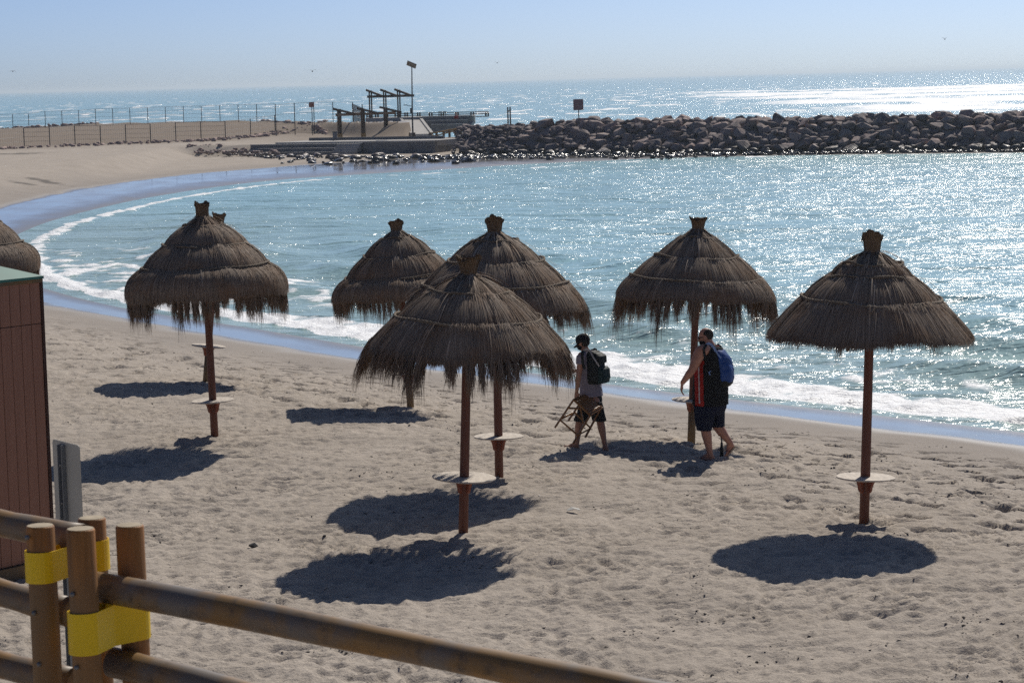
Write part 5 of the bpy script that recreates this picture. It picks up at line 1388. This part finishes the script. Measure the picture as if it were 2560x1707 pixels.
mb.limb([m2(440, 290, -0.15), sL, sL.lerp(eL, 0.5), eL, eL.lerp(wL, 0.3), wL], [0.085, 0.090, 0.077, 0.056, 0.056, 0.036])
hand(mb, m2(218, 618, -0.26), Vector((-0.14, 0.0, -0.99)), Vector((0.95, 0.1, -0.2)), 1.05, 0.42, -1)
sR, eR, wR = m2(560, 310, 0.20), m2(598, 480, 0.28), m2(598, 640, 0.30)
mb.limb([sR, sR.lerp(eR, 0.5), eR, wR], [0.085, 0.075, 0.055, 0.036])
hand(mb, wR, Vector((0, 0, -1)), Vector((-0.9, 0, 0)), 1.05, 1.0, 1)
leg(mb, m2(455, 850, -0.10), m2(445, 1060, -0.12), m2(490, 1308, -0.12), (0.105, 0.10, 0.075, 0.074, 0.053, 0.044))
foot(mb, m2(490, 1312, -0.12), m2(528, 1372, -0.12), m2(352, 1376, -0.04), s=1.05)
kR, aR = m2(560, 1035, 0.09), m2(688, 1203, 0.09)
leg(mb, m2(535, 840, 0.11), kR, aR, (0.105, 0.10, 0.075, 0.074, 0.053, 0.044))
hR, tR = m2(728, 1232, 0.09), m2(646, 1326, 0.13)
upR = Vector((-0.75, 0, 0.66)); foot(mb, aR, hR, tR, upR, s=1.05)
remeshed('body', mb, 0.008, 3, M_SKIN2, man2, inv2)
M_JER = cloth('black_jersey', (0.013, 0.014, 0.016)); M_RED = cloth('red_jersey_panel', (0.30, 0.022, 0.018)); M_NAVY = cloth('navy_shorts_cloth', (0.012, 0.015, 0.034)); M_WHT = cloth('white_piping', (0.5, 0.45, 0.45))
mb = LB()
mb.loft([(m2(490, 240), f2, 0.115, l2, 0.115), (m2(500, 266), f2, 0.155, l2, 0.185), (m2(505, 300), f2, 0.180, l2, 0.222), (m2(502, 400), f2, 0.220, l2, 0.245), (m2(497, 540), f2, 0.25, l2, 0.252), (m2(494, 680), f2, 0.265, l2, 0.258), (m2(494, 826), f2, 0.268, l2, 0.262)])
jer = remeshed('jersey', mb, 0.011, 2, M_JER, man2, inv2, wrinkle=0.007, seed=12)
# red side panel, piping and collar follow the jersey surface
def patch(name, src, test, off, mat, root, inv):
    me = src.data; bm = bmesh.new(); bm.from_mesh(me); bm.normal_update()
    dl = [f for f in bm.faces if not test(f.calc_center_median(), f.normal)]
    for v in bm.verts: v.co += v.normal * off
    bmesh.ops.delete(bm, geom=dl, context='FACES')
    m_ = bpy.data.meshes.new(name); bm.to_mesh(m_); bm.free(); m_.materials.clear(); m_.materials.append(mat)
    o = link(name, m_, mat, root, smooth=True); o.matrix_parent_inverse = inv; return o
def in_u(lo, hi, v0, v1):
    xa_, xb_ = m2(lo, 600).x, m2(hi, 600).x; za_, zb_ = m2(400, v0).z, m2(400, v1).z
    return lambda c, n: xa_ < c.x < xb_ and zb_ < c.z < za_ and n.y < 0.15
patch('side_panel', jer, in_u(336, 414, 425, 850), 0.004, M_RED, man2, inv2)
patch('side_panel', jer, in_u(388, 425, 380, 427), 0.004, M_RED, man2, inv2)
patch('piping', jer, in_u(370, 381, 440, 800), 0.007, M_WHT, man2, inv2)
patch('collar', jer, lambda c, n: c.z > m2(490, 256).z and n.z < 0.8, 0.006, M_RED, man2, inv2)
mb = LB()
mb.loft([(m2(494, 790), f2, 0.245, l2, 0.24), (m2(490, 860), f2, 0.24, l2, 0.24), (m2(488, 920), f2, 0.20, l2, 0.21)])
mb.loft([(m2(440, 840, -0.10), f2, 0.17, l2, 0.14), (m2(435, 960, -0.12), f2, 0.145, l2, 0.135), (m2(435, 1082, -0.12), f2, 0.112, l2, 0.115)])
mb.loft([(m2(535, 840, 0.10), f2, 0.155, l2, 0.13), (m2(550, 950, 0.10), f2, 0.125, l2, 0.12), (m2(562, 1042, 0.09), f2, 0.098, l2, 0.11)])
remeshed('shorts', mb, 0.011, 2, M_NAVY, man2, inv2, wrinkle=0.008, seed=15)
mb = LB(); mb.ell(hd2 + hu2_ * 0.028 - hf2_ * 0.022, (0.102, 0.088, 0.100), Rh2, 22, 14)
mb.v = [p for p in mb.v]; hair = mb.build('hair', M_HAIR, man2, smooth=True); hair.matrix_parent_inverse = inv2
bm = bmesh.new(); bm.from_mesh(hair.data); hc_ = hd2
bmesh.ops.delete(bm, geom=[v for v in bm.verts if (v.co - hc_).dot(hf2_) > 0.045 - 0.2 * max(0, (v.co - hc_).dot(hu2_) - 0.06)], context='VERTS'); bm.to_mesh(hair.data); bm.free()
mask_mesh(man2, inv2, hd2, hf2_, hl2_, hu2_, 1.10, M_CAPM)
M_LENS = plain('dark_sunglass', (0.008, 0.008, 0.01), 0.15, 0.1)
mb = MB()
for sg_ in (-1, 1):
    c_ = hd2 + hf2_ * 0.098 + hl2_ * sg_ * 0.036 + hu2_ * 0.012; mb.ell(c_, (0.010, 0.032, 0.022), Rh2, 12, 8)
    mb.bar(c_ + hl2_ * sg_ * 0.030 + hu2_ * 0.008, hd2 - hf2_ * 0.01 + hl2_ * sg_ * 0.089 + hu2_ * 0.012, 0.006, 0.008)
mb.bar(hd2 + hf2_ * 0.106 + hl2_ * 0.02 + hu2_ * 0.014, hd2 + hf2_ * 0.106 - hl2_ * 0.02 + hu2_ * 0.014, 0.006, 0.006)
o = mb.build('sunglasses', M_LENS, man2, smooth=True); o.matrix_parent_inverse = inv2
M_SOLE = plain('beige_foam_sole', (0.36, 0.29, 0.22), 0.85, 0.12, 12); M_THONG = plain('brown_thong', (0.10, 0.04, 0.03), 0.7, 0.2)
def flipflop(h, t, up):
    d = (t - h).normalized(); sd_ = Vector(up).cross(d).normalized(); u2 = d.cross(sd_).normalized(); L = (t - h).length; mb = MB(); n = 20
    if u2.dot(Vector(up)) < 0: u2 = -u2
    for off in (-0.004, -0.024):
        for k in range(n):
            a = 2 * math.pi * k / n; x = L * (0.5 - 0.55 * math.cos(a)); w_ = 0.040 + 0.012 * (x / L); mb.v.append(tuple(h + d * x + sd_ * (w_ * math.sin(a)) + u2 * off))
    mb.f = [tuple(range(n)), tuple(range(2 * n - 1, n - 1, -1))] + [(k, n + k, n + (k + 1) % n, (k + 1) % n) for k in range(n)]
    o = mb.build('flip_flop', M_SOLE, man2); fix_normals(o.data); o.matrix_parent_inverse = inv2
    th = MB()
    for sg_ in (-1, 1): th.tube([h + d * L * 0.82 + u2 * 0.012, h + d * L * 0.66 + sd_ * sg_ * 0.03 + u2 * 0.055, h + d * L * 0.42 + sd_ * sg_ * 0.046 + u2 * 0.0], 0.006, 6)
    q = th.build('thong', M_THONG, o, smooth=True); q.matrix_parent_inverse = o.matrix_basis.inverted(); q.matrix_parent_inverse = Matrix.Identity(4); q.location = (0, 0, 0)
flipflop(m2(528, 1370, -0.12), m2(350, 1376, -0.04), (0, 0, 1)); flipflop(hR, tR, upR)
# blue backpack
bq = m2(620, 640, -0.05); pk2 = empty('backpack', bq, 'bright blue backpack with a black base worn by the heavy person', 'backpack', 'backpacks'); ip2 = Matrix.Translation(bq).inverted()
M_BLU = cloth('blue_nylon', (0.020, 0.062, 0.23), 0.55); M_BLUP = cloth('pale_blue_strap', (0.22, 0.33, 0.58), 0.7)
mb = LB()
mb.loft([(m2(545, 268, -0.04), f2, 0.05, l2, 0.10), (m2(572, 300, -0.05), f2, 0.085, l2, 0.135), (m2(605, 380, -0.05), f2, 0.125, l2, 0.165), (m2(618, 480, -0.05), f2, 0.15, l2, 0.175), (m2(620, 560, -0.05), f2, 0.15, l2, 0.172), (m2(617, 606, -0.05), f2, 0.14, l2, 0.165)], 28, 2.8)
remeshed('main_bag', mb, 0.011, 2, M_BLU, pk2, ip2, wrinkle=0.010, seed=21)
mb = LB(); mb.loft([(m2(616, 585, -0.05), f2, 0.146, l2, 0.171), (m2(612, 620, -0.05), f2, 0.142, l2, 0.166), (m2(602, 650, -0.05), f2, 0.115, l2, 0.14)], 28, 2.8); remeshed('base_panel', mb, 0.010, 2, M_PK1, pk2, ip2)
mb = LB(); mb.loft([(m2(545, 420, -0.16), f2, 0.05, l2, 0.05), (m2(548, 500, -0.17), f2, 0.06, l2, 0.06), (m2(552, 600, -0.17), f2, 0.055, l2, 0.055)], 20, 2.8); remeshed('side_pocket', mb, 0.010, 2, M_PK1, pk2, ip2)
strap(pk2, ip2, [m2(452, 240, -0.20), m2(475, 228, -0.215), m2(505, 242, -0.225), m2(530, 272, -0.23), m2(550, 310, -0.235)], 0.034, M_BLUP)
strap(pk2, ip2, [m2(550, 305, -0.245), m2(570, 340, -0.255), m2(600, 372, -0.26)], 0.02, M_BLUP)
strap(pk2, ip2, [m2(452, 240, -0.205), m2(430, 290, -0.285), m2(440, 370, -0.30)], 0.036, M_PK1)
strap(pk2, ip2, [m2(500, 500, -0.285), m2(478, 512, -0.285), m2(492, 538, -0.285)], 0.014, M_BLUP, 'strap_end')
strap(pk2, ip2, [m2(552, 262, -0.02), m2(570, 238, -0.03), m2(592, 256, -0.04), m2(596, 290, -0.05)], 0.028, M_PK1, 'carry_loop')
# closed beach umbrella in his far hand: only its foot shows between the legs
ua, ub = m2(606, 560, 0.31), m2(604, 1338, 0.30)
cu = empty('folded_umbrella', ub, 'folded dark beach umbrella hanging behind the heavy person, its tip showing between the legs', 'umbrella'); icu = Matrix.Translation(ub).inverted()
mb = MB(); mb.tube([ua, ua.lerp(ub, 0.5), ub], [0.014, 0.014, 0.012], 10); o = mb.build('shaft', M_STEEL, cu, smooth=True); o.matrix_parent_inverse = icu
mb = MB(); mb.tube([ua.lerp(ub, 0.12), ua.lerp(ub, 0.3), ua.lerp(ub, 0.62), ua.lerp(ub, 0.76)], [0.03, 0.05, 0.045, 0.018], 12); o = mb.build('canopy', M_PK1, cu, smooth=True); o.matrix_parent_inverse = icu
mb = MB(); mb.tube([ua.lerp(ub, 0.82), ua.lerp(ub, 0.93), ub], [0.016, 0.026, 0.028], 10); o = mb.build('ferrule', M_PK1, cu, smooth=True); o.matrix_parent_inverse = icu

# ------------------------------------------------------------------ small things lying on the sand
M_STONE = plain('dark_beach_stone', (0.06, 0.058, 0.058), 0.85, 0.3, 20)
def little(name, px, py, size, label, cat, group, mat, seed, flat=0.7):
    p = on_ground(px, py); me = rock_mesh(name, seed, 12, flat); me.materials.append(mat)
    o = link(name, me); o.location = (p.x, p.y, gz(p.x, p.y) + size * 0.18); o.scale = (size, size, size); o.rotation_euler = (0.1, 0.2, seed); tag(o, label, cat, group)
little('beach_stone', 634, 1376, 0.11, 'dark fist-sized stone on the sand right of the log fence', 'stone', 'loose stones on the sand', M_STONE, 801)
little('beach_stone', 811, 1345, 0.05, 'small dark stone on the sand left of the nearest parasol', 'stone', 'loose stones on the sand', M_STONE, 802)
little('beach_stone', 2020, 1478, 0.055, 'small dark stone below the shadow of the rightmost parasol', 'stone', 'loose stones on the sand', M_STONE, 803)
p = on_ground(1433, 1281); mb = MB(); mb.v = [(-0.07, -0.03, 0.01), (0.02, -0.04, 0.035), (0.09, -0.01, 0.008), (0.08, 0.05, 0.02), (-0.02, 0.04, 0.045), (-0.08, 0.03, 0.012)]
mb.v += [(x, y, z - 0.006) for x, y, z in mb.v]; mb.f = [(0, 1, 4, 5), (1, 2, 3, 4), (11, 10, 7, 6), (10, 9, 8, 7), (0, 6, 7, 1), (1, 7, 8, 2), (2, 8, 9, 3), (3, 9, 10, 4), (4, 10, 11, 5), (5, 11, 6, 0)]
o = mb.build('paper_scrap', plain('crumpled_paper', (0.55, 0.54, 0.50), 0.9, 0.1)); o.location = (p.x, p.y, gz(p.x, p.y) + 0.02); tag(o, 'crumpled pale scrap of paper on the sand right of the nearest parasol', 'litter')
# kicked-up clods of damp sand and weed, and shell bits
M_CLOD = plain('damp_sand_clod', (0.17, 0.15, 0.13), 0.95, 0.35, 40, obj=False); M_SHELL = plain('white_shell', (0.75, 0.73, 0.70), 0.4, 0.1, 40)
def scatter(name, n, size, mat, label, cat, seed, clustered=True):
    r = np.random.default_rng(seed); m = n * 8
    y = 20.5 + 38 * r.random(m) ** 1.15; x = (r.random(m) * 2 - 1) * (0.24 * y + 0.6)
    zc, _, dWc, _, inWc, _ = ground(x, y)
    keep = inWc & (dWc > 1.5)
    if clustered:
        q = fbm(x / 1.3, y / 1.1, seed, 3) + 0.5 * np.exp(-((dWc - 6.5) / 3.5) ** 2) + 0.12 * sst(26, 21, y)
        keep &= r.random(m) < np.clip((q - 0.25) * 1.6, 0.01, 1)
    idx = np.nonzero(keep)[0][:n]; k = len(idx)
    oc = np.array([(1, 0, 0), (0.3, 0.9, 0), (-0.9, 0.2, 0), (-0.2, -1, 0), (0.1, 0.1, 0.75), (0, 0, -0.6)]); of = np.array([(0, 1, 4), (1, 2, 4), (2, 3, 4), (3, 0, 4), (1, 0, 5), (2, 1, 5), (3, 2, 5), (0, 3, 5)])
    a = r.random(k) * 6.28; s = size * (0.35 + 1.3 * r.random(k) ** 3)
    ca, sa = np.cos(a), np.sin(a); st = 1 + 0.9 * r.random(k)
    vx = oc[None, :, 0] * st[:, None]; vy = oc[None, :, 1] * np.ones((k, 1)) ; vz = oc[None, :, 2] * (0.35 + 0.4 * r.random((k, 1)))
    jit = 1 + 0.3 * r.standard_normal((k, 6))
    X = (vx * ca[:, None] - vy * sa[:, None]) * s[:, None] * jit + x[idx, None]; Y = (vx * sa[:, None] + vy * ca[:, None]) * s[:, None] * jit + y[idx, None]
    Z = vz * s[:, None] * jit + zc[idx, None] + s[:, None] * 0.15
    V = np.stack([X, Y, Z], -1).reshape(-1, 3); Fc = (of[None] + np.arange(k)[:, None, None] * 6).reshape(-1, 3)
    o = link(name, mesh_np(name, V, Fc), mat); tag(o, label, cat, kind='stuff')
scatter('sand_clods', 6500, 0.014, M_CLOD, 'dark clods and scraps of weed strewn over the trampled sand', 'clods', 301)
scatter('shell_bits', 110, 0.010, M_SHELL, 'tiny bright shell bits glinting on the sand', 'shells', 302, False)
# somebody in red sitting by the deck railing
rp_ = at_y(*Z2(1833, 612), Yd - 0.25); prs = empty('person', (rp_.x, rp_.y, z2_), 'distant person in red sitting on the upper deck in front of the railing', 'person'); ipr = Matrix.Translation(prs.location).inverted()
def sb(u, v, dy=0.0): return at_y(*Z2(u, v), Yd - 0.25 + dy)
mb = LB(); hq = sb(1838, 566); head(mb, hq, Vector((-0.8, -0.5, 0)), UP, 1.0); zq = Vector((0, 0, 1))
mb.limb([hq - zq * 0.08, hq - zq * 0.2], [0.06, 0.07]); mb.limb([hq - zq * 0.3, hq - zq * 0.75], [0.17, 0.16])
for s in (-1, 1):
    mb.limb([hq + Vector((s * 0.19, 0, -0.28)), hq + Vector((s * 0.25, -0.05, -0.52)), hq + Vector((s * 0.12, -0.28, -0.62))], [0.06, 0.05, 0.04])
    mb.limb([hq + Vector((s * 0.10, 0, -0.78)), hq + Vector((s * 0.14, -0.42, -0.74)), hq + Vector((s * 0.14, -0.46, -1.12))], [0.085, 0.07, 0.05])
remeshed('body', mb, 0.02, 2, M_SKIN1, prs, ipr)
mb = LB(); mb.loft([(hq - zq * 0.17, Vector((1, 0, 0)), 0.13, Vector((0, 1, 0)), 0.10), (hq - zq * 0.27, Vector((1, 0, 0)), 0.25, Vector((0, 1, 0)), 0.16), (hq - zq * 0.5, Vector((1, 0, 0)), 0.27, Vector((0, 1, 0)), 0.20), (hq - zq * 0.82, Vector((1, 0, 0)), 0.24, Vector((0, 1, 0)), 0.21)])
remeshed('jacket', mb, 0.02, 2, cloth('red_jacket_cloth', (0.36, 0.03, 0.035)), prs, ipr)

# ------------------------------------------------------------------ sea haze
mb = MB(); mb.box((0, 34900, 4.6), (140000, 70200, 18.4)); b = NB('sea_haze')
for n_ in list(b.t.nodes):
    if n_.type == 'BSDF_PRINCIPLED': b.t.nodes.remove(n_)
pv = b.t.nodes.new('ShaderNodeVolumePrincipled'); pv.inputs['Color'].default_value = (0.80, 0.92, 1.0, 1); pv.inputs['Density'].default_value = 1.5e-4; pv.inputs['Anisotropy'].default_value = 0.45
b.t.links.new(pv.outputs[0], b.t.nodes['Material Output'].inputs['Volume'])
hz = mb.build('haze', b.m); tag(hz, 'thin pale sea haze over the bay and the open sea', 'haze', kind='stuff')
